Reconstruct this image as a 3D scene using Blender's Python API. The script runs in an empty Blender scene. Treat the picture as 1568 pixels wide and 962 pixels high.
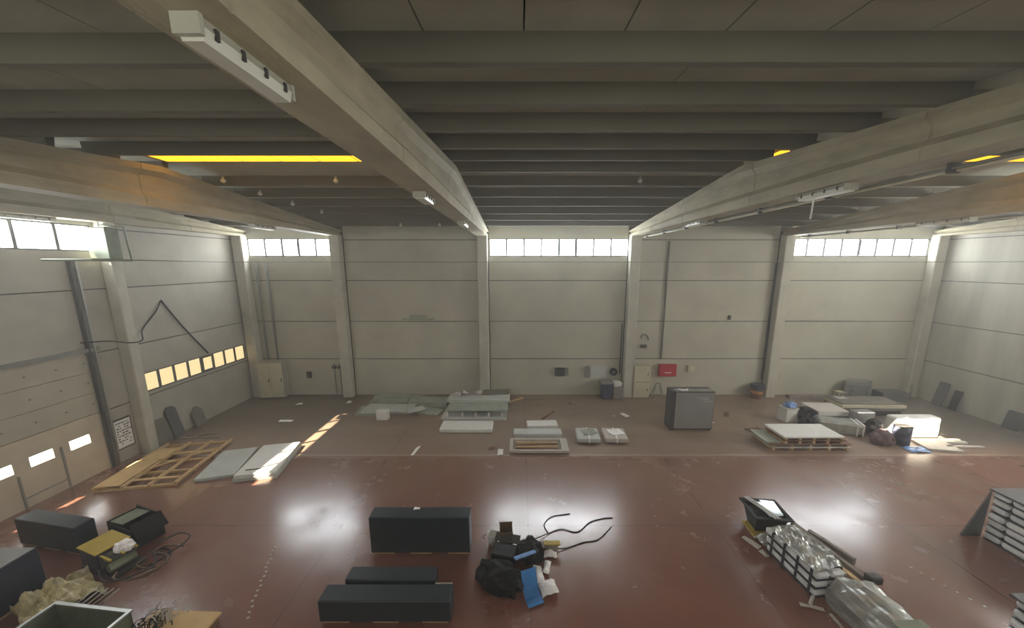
import bpy, bmesh, math, random
from mathutils import Vector, Matrix, noise
random.seed(7)
S = bpy.context.scene
COL = S.collection
PI = math.pi
# ---------------------------------------------------------------- camera, world, sun, exposure
cam_d = bpy.data.cameras.new('camera'); cam = bpy.data.objects.new('camera', cam_d); COL.objects.link(cam)
cam.location = (0, 0, 6.9)
cam.rotation_euler = (math.radians(90 - 10.44), 0, 0)
cam_d.sensor_width = 36.0
cam_d.lens = 540.0 * 36.0 / 1568.0
cam_d.shift_x = -12.0 / 1568.0
cam_d.shift_y = 23.0 / 1568.0
cam_d.clip_start = 0.05
S.camera = cam
w = bpy.data.worlds.new('sky'); S.world = w; w.use_nodes = True
w.node_tree.nodes['Background'].inputs[0].default_value = (0.80, 0.90, 1.0, 1)
w.node_tree.nodes['Background'].inputs[1].default_value = 5.0
sun_d = bpy.data.lights.new('sun', 'SUN'); sun = bpy.data.objects.new('sun', sun_d); COL.objects.link(sun)
SUNV = Vector((5.9, 3.7, -7.7)).normalized()
sun.rotation_euler = SUNV.to_track_quat('-Z', 'Y').to_euler()
sun_d.energy = 80.0; sun_d.angle = math.radians(0.53); sun_d.color = (1.0, 0.86, 0.66)
S.view_settings.view_transform = 'Standard'; S.view_settings.look = 'None'
S.view_settings.gamma = 1.0; S.view_settings.use_curve_mapping = False
S.view_settings.exposure = 0.62
PANE = 20.0        # brightness of the frosted daylight panes
HAZE = 0.0075      # density of the dusty air
SKYL = 1.5        # brightness of the yellow rooflights
S.cycles.max_bounces = 8; S.cycles.diffuse_bounces = 5; S.cycles.glossy_bounces = 3
S.cycles.transparent_max_bounces = 8; S.cycles.sample_clamp_indirect = 4.0
S.cycles.use_denoising = True; S.cycles.volume_bounces = 0
XL, XR, YB, YF, H = -14.1, 20.95, 18.0, -1.6, 8.25
COLX = [-13.78, -9.05, -1.84, 5.67, 13.17, 20.62]

# ---------------------------------------------------------------- materials
def mat(name, c, rough=.8, var=.12, scale=1.5, metal=0., bump=.0, c2=None, stretch=(1, 1, 1), bscale=30, emit=None, estr=0, spec=.5, coat=0):
    m = bpy.data.materials.new(name); m.use_nodes = True
    nt = m.node_tree; N = nt.nodes; L = nt.links; b = N['Principled BSDF']
    b.inputs['Roughness'].default_value = rough; b.inputs['Metallic'].default_value = metal
    b.inputs['Specular IOR Level'].default_value = spec
    b.inputs['Coat Weight'].default_value = coat
    c = tuple(c) + (1,)
    if var > 0:
        tc = N.new('ShaderNodeTexCoord'); mp = N.new('ShaderNodeMapping'); mp.inputs['Scale'].default_value = stretch
        geo = N.new('ShaderNodeNewGeometry')
        L.new(geo.outputs['Position'], mp.inputs[0])
        n = N.new('ShaderNodeTexNoise'); n.inputs['Scale'].default_value = scale; n.inputs['Detail'].default_value = 6; n.inputs['Roughness'].default_value = .6
        L.new(mp.outputs[0], n.inputs['Vector'])
        r = N.new('ShaderNodeValToRGB'); r.color_ramp.elements[0].position = .3; r.color_ramp.elements[1].position = .7
        a = c2 + (1,) if c2 else tuple(x * (1 - var) for x in c[:3]) + (1,)
        r.color_ramp.elements[0].color = a
        r.color_ramp.elements[1].color = tuple(min(1, x * (1 + (0 if c2 else var))) for x in c[:3]) + (1,)
        L.new(n.outputs['Fac'], r.inputs[0]); L.new(r.outputs[0], b.inputs['Base Color'])
        if bump > 0:
            n2 = N.new('ShaderNodeTexNoise'); n2.inputs['Scale'].default_value = bscale; n2.inputs['Detail'].default_value = 4
            L.new(mp.outputs[0], n2.inputs['Vector'])
            bp = N.new('ShaderNodeBump'); bp.inputs['Strength'].default_value = bump; bp.inputs['Distance'].default_value = .02
            L.new(n2.outputs['Fac'], bp.inputs['Height']); L.new(bp.outputs[0], b.inputs['Normal'])
    else:
        b.inputs['Base Color'].default_value = c
    if emit:
        b.inputs['Emission Color'].default_value = tuple(emit) + (1,); b.inputs['Emission Strength'].default_value = estr
    return m

def pane_mat(name, c, strength, clear):
    m = bpy.data.materials.new(name); m.use_nodes = True
    nt = m.node_tree; N = nt.nodes; L = nt.links; N.remove(N['Principled BSDF'])
    e = N.new('ShaderNodeEmission'); e.inputs[0].default_value = tuple(c) + (1,); e.inputs[1].default_value = strength
    if clear > 0:
        t = N.new('ShaderNodeBsdfTransparent'); mx = N.new('ShaderNodeMixShader'); mx.inputs[0].default_value = clear
        L.new(e.outputs[0], mx.inputs[1]); L.new(t.outputs[0], mx.inputs[2]); L.new(mx.outputs[0], N['Material Output'].inputs[0])
    else:
        L.new(e.outputs[0], N['Material Output'].inputs[0])
    return m

M = {}
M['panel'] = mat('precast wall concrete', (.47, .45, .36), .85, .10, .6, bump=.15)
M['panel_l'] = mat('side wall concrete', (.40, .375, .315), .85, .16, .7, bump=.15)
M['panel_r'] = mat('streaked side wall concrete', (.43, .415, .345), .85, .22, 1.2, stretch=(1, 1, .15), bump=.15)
M['joint'] = mat('dark joint mortar', (.10, .09, .08), .95, .2, 3)
M['column'] = mat('column concrete', (.48, .46, .38), .8, .12, 1.5, bump=.1)
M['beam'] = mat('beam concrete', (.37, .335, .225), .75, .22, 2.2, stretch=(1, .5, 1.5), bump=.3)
M['rib'] = mat('shaded rib concrete', (.145, .138, .10), .85, .15, 1.2, stretch=(.3, 1, 1), bump=.1)  # shade on the rib faces is put into this darker colour
M['deck'] = mat('roof slab concrete', (.42, .43, .35), .9, .12, 1.0, bump=.1)
M['frame'] = mat('window frame aluminium', (.12, .12, .11), .6, .05, 5)
M['pane'] = pane_mat('frosted daylight pane', (.93, .97, 1.0), PANE, .0)
M['pane_fill'] = pane_mat('dim fill light pane', (1.0, .97, .90), 2.2, .0)  # weak glow for the added windows outside the view
M['pane_fill_bright'] = pane_mat('bright fill light pane', (1.0, .98, .94), 24.0, .0)  # strong glow for the added right wall window, out of view
M['pane_side'] = pane_mat('hazy daylight pane', (.93, .97, 1.0), PANE, .55)
M['pane_amber'] = pane_mat('amber filmed pane', (1.0, .74, .38), .78, .0)
M['skylight'] = pane_mat('yellow rooflight sheet', (1.0, .45, .02), SKYL, .0)
M['clear'] = pane_mat('clear rooflight pane', (1, 1, 1), 1.0, .92)
M['charcoal'] = mat('charcoal board', (.018, .027, .034), .38, .15, 3, spec=.45)
M['black'] = mat('black plastic', (.006, .0065, .008), .5, .2, 6, spec=.25, bump=.5, bscale=5)
M['navy'] = mat('blue black board', (.016, .02, .04), .5, .2, 2)
M['white'] = mat('white sheet', (.75, .75, .72), .5, .05, 4)
M['paper'] = mat('white paper', (.88, .86, .85), .8, .06, 8, bump=.2)
M['grey'] = mat('pale grey panel', (.50, .52, .49), .6, .1, 2)
M['green_grey'] = mat('grey green foam sheet', (.33, .36, .30), .7, .18, 2.5)
M['pink_grey'] = mat('pinkish grey board', (.50, .46, .42), .7, .1, 2.5)
M['wood'] = mat('pale timber', (.58, .40, .20), .7, .2, 4, stretch=(4, 1, 4), bump=.1)
M['ply'] = mat('plywood', (.62, .43, .20), .65, .15, 2)
M['brownwood'] = mat('dark timber', (.16, .08, .045), .7, .25, 4)
M['greywood'] = mat('weathered grey timber', (.25, .22, .19), .8, .25, 5)
M['cardboard'] = mat('brown cardboard', (.16, .10, .035), .8, .2, 3)
M['steel'] = mat('galvanised steel', (.45, .46, .44), .38, .12, 4, metal=.8)
M['dullsteel'] = mat('dull grey sheet metal', (.30, .30, .29), .42, .1, 2, metal=.5)
M['darkmetal'] = mat('dark painted metal', (.05, .048, .045), .5, .2, 4)
M['greenmetal'] = mat('grey green metal', (.17, .19, .13), .45, .2, 4, metal=.3)
M['pipe'] = mat('grey pipe', (.22, .22, .20), .6, .1, 4)
M['cable'] = mat('black cable', (.02, .018, .022), .6, 0)
M['browncable'] = mat('brown hose', (.16, .10, .06), .6, .2, 9)
M['red'] = mat('red enamel', (.42, .01, .02), .35, .05, 3)
M['blue'] = mat('blue foam sheet', (.05, .22, .55), .6, .15, 4)
M['bluebag'] = mat('pale blue plastic', (.16, .30, .60), .4, .3, 9)
M['yellow'] = mat('mustard panel', (.42, .30, .03), .5, .15, 3)
M['yellowhose'] = mat('yellow hose', (.65, .58, .05), .4, .05, 4)
M['cream'] = mat('cream enamel', (.55, .51, .37), .5, .08, 3)
M['foil'] = mat('grey plastic film', (.36, .37, .35), .28, .3, 5, metal=.35, bump=.5, bscale=9, spec=.7)
M['tanfilm'] = mat('tan plastic film', (.48, .42, .24), .3, .45, 4, bump=.6, bscale=7, spec=.8)
M['bale'] = mat('white wrapped insulation', (.80, .82, .83), .5, .1, 5, bump=.3)
M['strap'] = mat('dark strap', (.04, .045, .055), .5, .1, 5)
M['slate'] = mat('dark grey rubber sheet', (.09, .09, .095), .6, .15, 3)
M['slateg'] = mat('brown grey board', (.17, .155, .125), .8, .15, 3)
M['glass'] = mat('pale reflective glass', (.55, .68, .70), .12, .2, 3, spec=.8)
M['lampwhite'] = mat('unlit lamp diffuser', (.62, .62, .52), .4, .05, 4)
M['lampbody'] = mat('lamp housing', (.42, .42, .34), .5, .08, 4)
M['door'] = mat('cream roller door skin', (.56, .48, .36), .55, .08, 2)
M['door_up'] = mat('grey roller door skin', (.44, .41, .32), .55, .08, 2)
M['door_pane'] = pane_mat('door daylight pane', (1.0, .97, .92), 5.0, .5)
M['drum'] = mat('blue black drum', (.05, .055, .09), .35, .3, 5)
M['redbag'] = mat('dark reddish bag', (.12, .07, .075), .4, .5, 9, bump=.6, bscale=12)

def floor_mat():
    m = bpy.data.materials.new('worn red painted floor'); m.use_nodes = True
    nt = m.node_tree; N = nt.nodes; L = nt.links; b = N['Principled BSDF']
    g = N.new('ShaderNodeNewGeometry'); sp = N.new('ShaderNodeSeparateXYZ'); L.new(g.outputs['Position'], sp.inputs[0])
    def nz(scale, det=6, stretch=(1, 1, 1), rough=.6):
        mp = N.new('ShaderNodeMapping'); mp.inputs['Scale'].default_value = stretch; L.new(g.outputs['Position'], mp.inputs[0])
        n = N.new('ShaderNodeTexNoise'); n.inputs['Scale'].default_value = scale; n.inputs['Detail'].default_value = det; n.inputs['Roughness'].default_value = rough
        L.new(mp.outputs[0], n.inputs['Vector']); return n.outputs['Fac']
    def mr(v, a, b_, c=0, d=1):
        r = N.new('ShaderNodeMapRange'); L.new(v, r.inputs[0])
        for i, x in enumerate((a, b_, c, d)): r.inputs[i + 1].default_value = x
        return r.outputs[0]
    def mix(f, a, c):
        x = N.new('ShaderNodeMix'); x.data_type = 'RGBA'
        if isinstance(f, (int, float)): x.inputs[0].default_value = f
        else: L.new(f, x.inputs[0])
        for s, v in ((x.inputs[6], a), (x.inputs[7], c)):
            if isinstance(v, tuple): s.default_value = v + (1,)
            else: L.new(v, s)
        return x.outputs[2]
    def mth(op, a, c):
        x = N.new('ShaderNodeMath'); x.operation = op
        for s, v in ((x.inputs[0], a), (x.inputs[1], c)):
            if isinstance(v, (int, float)): s.default_value = v
            else: L.new(v, s)
        return x.outputs[0]
    red = mix(mr(nz(.5), .3, .7), (.165, .058, .037), (.212, .080, .053))
    red = mix(mr(nz(1.2, 10, rough=.7), .3, .85, 0, .16), red, (.28, .15, .11))
    dust = mix(mr(nz(.8, stretch=(.5, 1, 1)), .3, .7), (.19, .13, .085), (.26, .18, .12))
    back = mth('ADD', mr(sp.outputs['Y'], 11.88, 11.93, 0, .55), mr(sp.outputs['Y'], 11.9, 14.0, 0, .45))
    red = mix(mr(sp.outputs['Y'], 7.5, 11.9, 0, .35), red, dust)
    c = mix(back, red, dust)
    # red paint patches worn down to the screed
    worn = mth('MULTIPLY', mr(nz(5, 10, rough=.7), .35, .9), mr(nz(.3, 2), .45, .65))
    c = mix(mth('MULTIPLY', worn, .14), c, (.30, .24, .20))
    # darker left rear corner and greyer right rear corner
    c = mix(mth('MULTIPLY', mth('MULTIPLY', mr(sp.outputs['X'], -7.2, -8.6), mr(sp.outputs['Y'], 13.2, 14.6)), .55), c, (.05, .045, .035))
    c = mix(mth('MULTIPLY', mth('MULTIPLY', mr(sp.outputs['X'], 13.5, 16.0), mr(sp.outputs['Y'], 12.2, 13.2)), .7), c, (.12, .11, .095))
    # thin pale seam between the two coats
    ln = mth('COMPARE', sp.outputs['Y'], 11.9); ln.node.inputs[2].default_value = .045
    c = mix(mth('MULTIPLY', ln, .7), c, (.42, .35, .28))
    # saw-cut joints
    for ax, off, per in (('X', .22, 5.0), ('Y', 8.35, 5.0)):
        d = mth('PINGPONG', mth('SUBTRACT', sp.outputs[ax], off), per / 2)
        j = mth('LESS_THAN', d, .012)
        c = mix(mth('MULTIPLY', j, .5), c, (.05, .02, .015))
    L.new(c, b.inputs['Base Color'])
    ro = mth('ADD', mr(nz(1.1, 5), .3, .7, .17, .28), mr(sp.outputs['Y'], 11.6, 12.2, 0, .28))
    ro = mth('ADD', ro, mth('MULTIPLY', worn, .12))
    L.new(ro, b.inputs['Roughness'])
    bp = N.new('ShaderNodeBump'); bp.inputs['Strength'].default_value = .12; bp.inputs['Distance'].default_value = .02
    L.new(nz(4.5, 5), bp.inputs['Height']); L.new(bp.outputs[0], b.inputs['Normal'])
    b.inputs['Specular IOR Level'].default_value = 1.0
    b.inputs['Coat Weight'].default_value = .5; b.inputs['Coat Roughness'].default_value = .2
    L.new(mth('MULTIPLY', mr(sp.outputs['Y'], 11.6, 12.2, 1, .1), mr(nz(.33, 3), .42, .58, .25, 1)), b.inputs['Coat Weight'])
    return m
M['floor'] = floor_mat()

# ---------------------------------------------------------------- mesh helpers
def newbm(): return bmesh.new()
def box(bm, x0, x1, y0, y1, z0, z1, mtx=None):
    vs = [bm.verts.new((x, y, z)) for x in (x0, x1) for y in (y0, y1) for z in (z0, z1)]
    for f in ((0, 1, 3, 2), (4, 6, 7, 5), (0, 4, 5, 1), (2, 3, 7, 6), (0, 2, 6, 4), (1, 5, 7, 3)):
        bm.faces.new([vs[i] for i in f])
    if mtx is not None: bmesh.ops.transform(bm, matrix=mtx, verts=vs)
    return vs
def loft(bm, rings, cap=True, close=True):
    R = [[bm.verts.new(p) for p in r] for r in rings]
    n = len(R[0])
    for a, b in zip(R, R[1:]):
        for i in range(n if close else n - 1):
            bm.faces.new((a[i], a[(i + 1) % n], b[(i + 1) % n], b[i]))
    if cap and close:
        bm.faces.new(R[0][::-1]); bm.faces.new(R[-1])
    return R
def spline(pts, k=6):
    P = [Vector(p) for p in pts]
    if len(P) < 3: return P
    out = []
    for i in range(len(P) - 1):
        a, b, c, d = P[max(i - 1, 0)], P[i], P[i + 1], P[min(i + 2, len(P) - 1)]
        for j in range(k):
            t = j / k
            out.append(.5 * ((2 * b) + (c - a) * t + (2 * a - 5 * b + 4 * c - d) * t * t + (3 * b - a - 3 * c + d) * t ** 3))
    out.append(P[-1]); return out
def tube(bm, pts, r, n=6, smooth=False):
    P = spline(pts) if smooth else [Vector(p) for p in pts]
    rings = []
    for i, p in enumerate(P):
        t = (P[min(i + 1, len(P) - 1)] - P[max(i - 1, 0)])
        t = t.normalized() if t.length > 1e-6 else Vector((0, 0, 1))
        u = t.cross(Vector((0, 0, 1)))
        if u.length < .05: u = t.cross(Vector((1, 0, 0)))
        u.normalize(); v = t.cross(u)
        rings.append([p + (u * math.cos(2 * PI * k / n) + v * math.sin(2 * PI * k / n)) * r for k in range(n)])
    loft(bm, rings)
def lathe(bm, prof, c=(0, 0), n=20):
    rings = [[(c[0] + r * math.cos(2 * PI * k / n), c[1] + r * math.sin(2 * PI * k / n), z) for k in range(n)] for r, z in prof]
    loft(bm, rings)
def fin(name, bm, m, parent=None, bevel=0, smooth=False, loc=None, rz=0):
    bmesh.ops.recalc_face_normals(bm, faces=bm.faces[:])
    if bevel > 0:
        bmesh.ops.bevel(bm, geom=bm.edges[:], offset=bevel, segments=1, affect='EDGES', clamp_overlap=True)
    me = bpy.data.meshes.new(name); bm.to_mesh(me); bm.free()
    if smooth:
        for p in me.polygons: p.use_smooth = True
    me.materials.append(M[m] if isinstance(m, str) else m)
    o = bpy.data.objects.new(name, me); COL.objects.link(o)
    if parent: o.parent = parent
    if loc is not None: o.location = loc
    if rz: o.rotation_euler.z = rz
    return o
def tag(o, label, cat, group=None):
    o['label'] = label; o['category'] = cat
    if group: o['group'] = group
    return o
def empty(name, loc, rz=0, label=None, cat=None, group=None):
    o = bpy.data.objects.new(name, None); COL.objects.link(o); o.location = loc; o.rotation_euler.z = rz
    if label: tag(o, label, cat, group)
    return o
def struct(o, label=None, cat=None):
    o['kind'] = 'structure'
    if label: o['label'] = label; o['category'] = cat
    return o
def sub(name, parent, m, *b, bevel=0):
    bm = newbm(); box(bm, *b); return fin(name, bm, m, parent, bevel)
def reuse(src, name, parent, loc, rot=(0, 0, 0)):
    o = src.copy(); o.name = name; COL.objects.link(o); o.parent = parent; o.location = loc; o.rotation_euler = rot; return o
def blob(rx, ry, rz, seed=0, amp=.18, fr=2.5, sub_=3, flat=True):
    """a slumped bag: squashed ball with folds, flat where it meets the floor"""
    bm = newbm(); bmesh.ops.create_icosphere(bm, subdivisions=sub_, radius=1)
    for v in bm.verts:
        p = v.co.copy(); n = noise.noise(p * fr + Vector((seed * 3.1, seed, 0))) + .5 * noise.noise(p * fr * 2.3 + Vector((seed, 5, 1)))
        s = 1 + amp * n
        q = Vector((p.x * rx * s, p.y * ry * s, (p.z * s) * rz))
        if flat: q.z = max(q.z, -rz * .55) + rz * .55
        v.co = q
    return bm
def crumple(w, d, nx, ny, amp, seed=0, thick=.012, dome=0, fr=3):
    """a crumpled sheet with thickness, resting on z=0"""
    bm = newbm(); g = []
    for i in range(nx + 1):
        row = []
        for j in range(ny + 1):
            x = (i / nx - .5) * w; y = (j / ny - .5) * d
            q = Vector((x * fr + seed * 7.3, y * fr, seed))
            z = abs(noise.noise(q)) * amp * 1.6 + abs(noise.noise(q * 2.2)) * amp * .6
            z += dome * max(0, 1 - (2 * x / w) ** 2) * max(0, 1 - (2 * y / d) ** 2)
            e = 1 + .18 * noise.noise(Vector((x * 2, y * 2, seed + 4)))
            row.append(Vector((x * e, y * e, z + thick)))
        g.append(row)
    top = [[bm.verts.new(p) for p in r] for r in g]
    bot = [[bm.verts.new((p.x, p.y, max(0, p.z - thick))) for p in r] for r in g]
    for i in range(nx):
        for j in range(ny):
            bm.faces.new((top[i][j], top[i + 1][j], top[i + 1][j + 1], top[i][j + 1]))
            bm.faces.new((bot[i][j], bot[i][j + 1], bot[i + 1][j + 1], bot[i + 1][j]))
    for i in range(nx):
        bm.faces.new((top[i][0], bot[i][0], bot[i + 1][0], top[i + 1][0])); bm.faces.new((top[i][ny], top[i + 1][ny], bot[i + 1][ny], bot[i][ny]))
    for j in range(ny):
        bm.faces.new((top[0][j], top[0][j + 1], bot[0][j + 1], bot[0][j])); bm.faces.new((top[nx][j], bot[nx][j], bot[nx][j + 1], top[nx][j + 1]))
    return bm
def cells(a0, a1, b0, b1, holes):
    """rectangle minus rectangular holes, as a list of rectangles"""
    A = sorted({a0, a1, *[min(max(h[i], a0), a1) for h in holes for i in (0, 1)]})
    B = sorted({b0, b1, *[min(max(h[i], b0), b1) for h in holes for i in (2, 3)]})
    out = []
    for p, q in zip(A, A[1:]):
        for r, s in zip(B, B[1:]):
            if q - p < 1e-4 or s - r < 1e-4: continue
            m, n = (p + q) / 2, (r + s) / 2
            if not any(h[0] < m < h[1] and h[2] < n < h[3] for h in holes): out.append((p, q, r, s))
    return out
def rz(z): return 9.25 - .085 * abs(z - 9.2)      # height of the rib undersides at depth y

# ---------------------------------------------------------------- floor
bm = newbm(); box(bm, XL - .3, XR + .3, YF - .3, YB + .3, -.2, 0); struct(fin('floor', bm, 'floor'))

# ---------------------------------------------------------------- walls
ROWS = [(0, 1.965), (2.01, 3.97), (4.01, 6.06), (6.1, 8.06), (8.1, 9.3)]
def wall(name, axis, face, back, a0, a1, holes, bays, m, top=9.3):
    """axis 'x': the wall runs along x at y=face; axis 'y': along y at x=face. back: signed thickness"""
    def put(bm, a, b, c, d, f0, f1):
        lo, hi = min(f0, f1), max(f0, f1)
        if axis == 'x': box(bm, a, b, lo, hi, c, d)
        else: box(bm, lo, hi, a, b, c, d)
    s = 1 if back > 0 else -1
    bm = newbm()
    for c in cells(a0, a1, 0, top, holes): put(bm, *c, face + s * .03, face + back)
    wl = struct(fin(name, bm, 'joint'))
    for b0, b1 in bays:
        for r0, r1 in ROWS:
            if r0 > top: continue
            g0, g1 = (0 if abs(b0) > 20 or b0 in (XL, YF) else .29), (0 if b1 in (XR, YB) else .29)
            if axis == 'y': g0, g1 = min(g0, .01), min(g1, .01)
            cs = cells(b0 + g0, b1 - g1, r0, min(r1, top), holes)
            if not cs: continue
            bm = newbm()
            for c in cs: put(bm, *c, face, face + s * .06)
            fin('wall_panel', bm, m, wl)
    return wl
BW = [(-13.55, -9.33, 7.27, 8.14), (-1.53, 5.42, 7.27, 8.14), (13.45, 20.36, 7.27, 8.14)]
wb = wall('wall_back', 'x', YB, .25, XL - .25, XR + .25, BW, [(XL, -9.05), (-9.05, -1.84), (-1.84, 5.67), (5.67, 13.17), (13.17, XR)], 'panel')
LW_UP = (6.4, 12.0, 7.30, 8.14); LW_NEAR = (.3, 5.8, 6.15, 8.14); LW_LO = (12.62, 17.6, 2.12, 2.88); LDOOR = (7.1, 11.1, 0, 4.08)  # the near one is out of view, added for fill light
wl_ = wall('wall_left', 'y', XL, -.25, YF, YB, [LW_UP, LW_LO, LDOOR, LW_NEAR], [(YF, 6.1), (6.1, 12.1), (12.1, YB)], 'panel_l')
RW = (.3, 5.8, 6.15, 8.14); RW2 = (6.4, 11.8, 6.15, 8.14)  # both unseen, added to light the beams and back wall from the side
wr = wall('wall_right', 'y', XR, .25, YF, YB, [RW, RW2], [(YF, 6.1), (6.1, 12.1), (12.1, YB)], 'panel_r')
FW = [(-13.2, -9.5, 6.3, 8.14), (-8.6, -2.3, 6.3, 8.14), (-1.4, 5.2, 6.3, 8.14), (6.1, 12.7, 6.3, 8.14), (13.6, 20.2, 6.3, 8.14)]  # unseen windows put in behind the camera as fill light
wf = wall('wall_front', 'x', YF, -.25, XL - .25, XR + .25, FW, [(XL, -9.05), (-9.05, -1.84), (-1.84, 5.67), (5.67, 13.17), (13.17, XR)], 'panel')

# ---------------------------------------------------------------- windows
wn = [0]
def window(axis, face, back, a0, a1, z0, z1, n, pm, lab, open_=None):
    wn[0] += 1
    s = 1 if back > 0 else -1
    def B(bm, a, b, c, d, f0, f1):
        lo, hi = min(f0, f1), max(f0, f1)
        if axis == 'x': box(bm, a, b, lo, hi, c, d)
        else: box(bm, lo, hi, a, b, c, d)
    bm = newbm(); t = .05; f0, f1 = face + s * .02, face + s * .10
    B(bm, a0, a1, z0, z0 + t, f0, f1); B(bm, a0, a1, z1 - t, z1, f0, f1)
    B(bm, a0, a0 + t, z0 + t, z1 - t, f0, f1); B(bm, a1 - t, a1, z0 + t, z1 - t, f0, f1)
    w_ = struct(fin('window_%d' % wn[0], bm, 'frame'), lab, 'window')
    step = (a1 - a0) / n
    for i in range(n):
        c = a0 + i * step
        if i:
            bm = newbm(); q = .042; B(bm, c - q, c + q, z0 + t, z1 - t, f0, f1); fin('mullion', bm, 'frame', w_)
        if open_ is not None and i in open_:
            bm = newbm(); q = .045
            a, b = c + .03, c + step - .03
            for r in ((a, b, z0 + .06, z0 + .06 + q), (a, b, z1 - .06 - q, z1 - .06), (a, a + q, z0 + .06, z1 - .06), (b - q, b, z0 + .06, z1 - .06)):
                B(bm, *r, face - s * .005, face + s * .05)
            fin('sash', bm, 'frame', w_)
        bm = newbm(); B(bm, c + .022, c + step - .022, z0 + t, z1 - t, face + s * .06, face + s * .066); fin('pane', bm, pm, w_)
    return w_
window('x', YB, .25, *BW[0], 5, 'pane', 'high strip window in the back wall at the left corner', [2])
window('x', YB, .25, *BW[1], 8, 'pane', 'high strip window in the middle of the back wall', [4])
window('x', YB, .25, *BW[2], 8, 'pane', 'high strip window in the back wall beside the right corner', [4])
window('y', XL, -.25, *LW_UP, 6, 'pane_side', 'high strip window in the left wall above the roller door')
window('y', XL, -.25, *LW_LO, 8, 'pane_amber', 'low amber glowing strip window in the left wall', [4])
window('y', XR, .25, *RW, 6, 'pane_fill', 'unseen fill light window added near the camera in the right wall')
window('y', XR, .25, *RW2, 6, 'pane_fill_bright', 'unseen fill light window added halfway along the right wall')
window('y', XL, -.25, *LW_NEAR, 6, 'pane_fill', 'unseen fill light window added near the camera in the left wall')
for f in FW: window('x', YF, -.25, *f, 7, 'pane_fill', 'unseen fill light window added in the wall behind the camera')

# ---------------------------------------------------------------- columns
def column(x, y, wx, wy, lab):
    bm = newbm(); box(bm, x - wx / 2, x + wx / 2, y - wy / 2, y + wy / 2, 0, H + .02)
    bmesh.ops.bevel(bm, geom=[e for e in bm.edges if abs(e.verts[0].co.z - e.verts[1].co.z) > 1], offset=.03, segments=1, affect='EDGES')
    return struct(fin('concrete_column', bm, 'column'), lab, 'column')
for x, n in zip(COLX, ('at the left rear corner', 'first from the left corner', 'left of the middle window', 'right of the middle window', 'left of the right strip window', 'at the right rear corner')):
    column(x, YB - .2, .5, .4, 'square concrete column on the back wall ' + n)
column(XL + .2, 12.22, .4, .34, 'square concrete column on the left wall beside the roller door')
column(XL + .2, 6.1, .4, .4, 'square concrete column on the left wall before the roller door')
column(XR - .2, 6.1, .4, .5, 'square concrete column on the right wall')

# ---------------------------------------------------------------- roof: beams, slabs with ribs, rooflights
def beam(x, lab, joints):
    ys = sorted({YF + .05, 17.95, 9.2, *[y + d for y in joints for d in (-.02, -.012, .012, .02)], *[YF + .05 + i * 1.2 for i in range(1, 16)]})
    ys = [y for y in ys if y <= 17.95]
    bm = newbm(); rings = []
    for y in ys:
        top = rz(y); h = top - H
        g = .985 if any(abs(y - j) < .013 for j in joints) else 1.0
        cut = .012 if g < 1 else 0
        a, b, c = .27 - cut, .19 - cut, .29 - cut
        z1 = H + min(.22, h * .3); z2 = H + min(.34, h * .45); z3 = top - min(.26, h * .3); z4 = top - min(.14, h * .18)
        rings.append([(x - a, y, H), (x + a, y, H), (x + a, y, z1), (x + b, y, z2), (x + b, y, z3), (x + c, y, z4), (x + c, y, top), (x - c, y, top), (x - c, y, z4), (x - b, y, z3), (x - b, y, z2), (x - a, y, z1)])
    loft(bm, rings)
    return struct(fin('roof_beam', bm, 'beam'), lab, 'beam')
for x, n in zip(COLX, ('along the left wall', 'second from the left wall', 'left of the middle window, a strip light near its end', 'right of the middle window, conduit along its foot', 'left of the right strip window', 'along the right wall')):
    beam(x, 'tapered concrete roof beam ' + n, [2.2, 5.1, 8.7, 12.2, 15.0])
RIBS = [-.87, .3, 1.47, 2.64, 3.81, 4.95, 6.11, 7.34, 8.5, 9.62, 10.75, 11.9, 13.1, 14.3, 15.5, 16.7]
RIBS_LIT = [-.87, .3, 1.47, 2.64, 3.84, 5.2, 6.4, 7.9, 10.75, 11.9, 13.1, 14.3, 15.5, 16.7]
bays = list(zip(COLX, COLX[1:]))
# closed skin over everything; open over the clear rooflight pane
bm = newbm()
CLEAR = (7.1, 10.2, 8.35, 9.0)
for a, b, c, d in cells(XL - .25, XR + .25, YF - .25, YB + .25, [CLEAR]):
    for p, q in ((c, min(d, 9.2)), (max(c, 9.2), d)):
        if q - p > .01:
            z0, z1 = rz(p) + .42, rz(q) + .42
            vs = [bm.verts.new(v) for v in ((a, p, z0), (b, p, z0), (b, q, z1), (a, q, z1), (a, p, z0 + .1), (b, p, z0 + .1), (b, q, z1 + .1), (a, q, z1 + .1))]
            for f in ((0, 3, 2, 1), (4, 5, 6, 7), (0, 1, 5, 4), (1, 2, 6, 5), (2, 3, 7, 6), (3, 0, 4, 7)): bm.faces.new([vs[i] for i in f])
ceil = struct(fin('ceiling', bm, 'joint'))
def slab(x0, x1, y0, y1, dz0, dz1, m, name='ceiling_panel', parent=ceil):
    bm = newbm(); za, zb = rz(y0), rz(y1)
    vs = [bm.verts.new(v) for v in ((x0, y0, za + dz0), (x1, y0, za + dz0), (x1, y1, zb + dz0), (x0, y1, zb + dz0), (x0, y0, za + dz1), (x1, y0, za + dz1), (x1, y1, zb + dz1), (x0, y1, zb + dz1))]
    for f in ((0, 3, 2, 1), (4, 5, 6, 7), (0, 1, 5, 4), (1, 2, 6, 5), (2, 3, 7, 6), (3, 0, 4, 7)): bm.faces.new([vs[i] for i in f])
    return fin(name, bm, m, parent)
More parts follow.
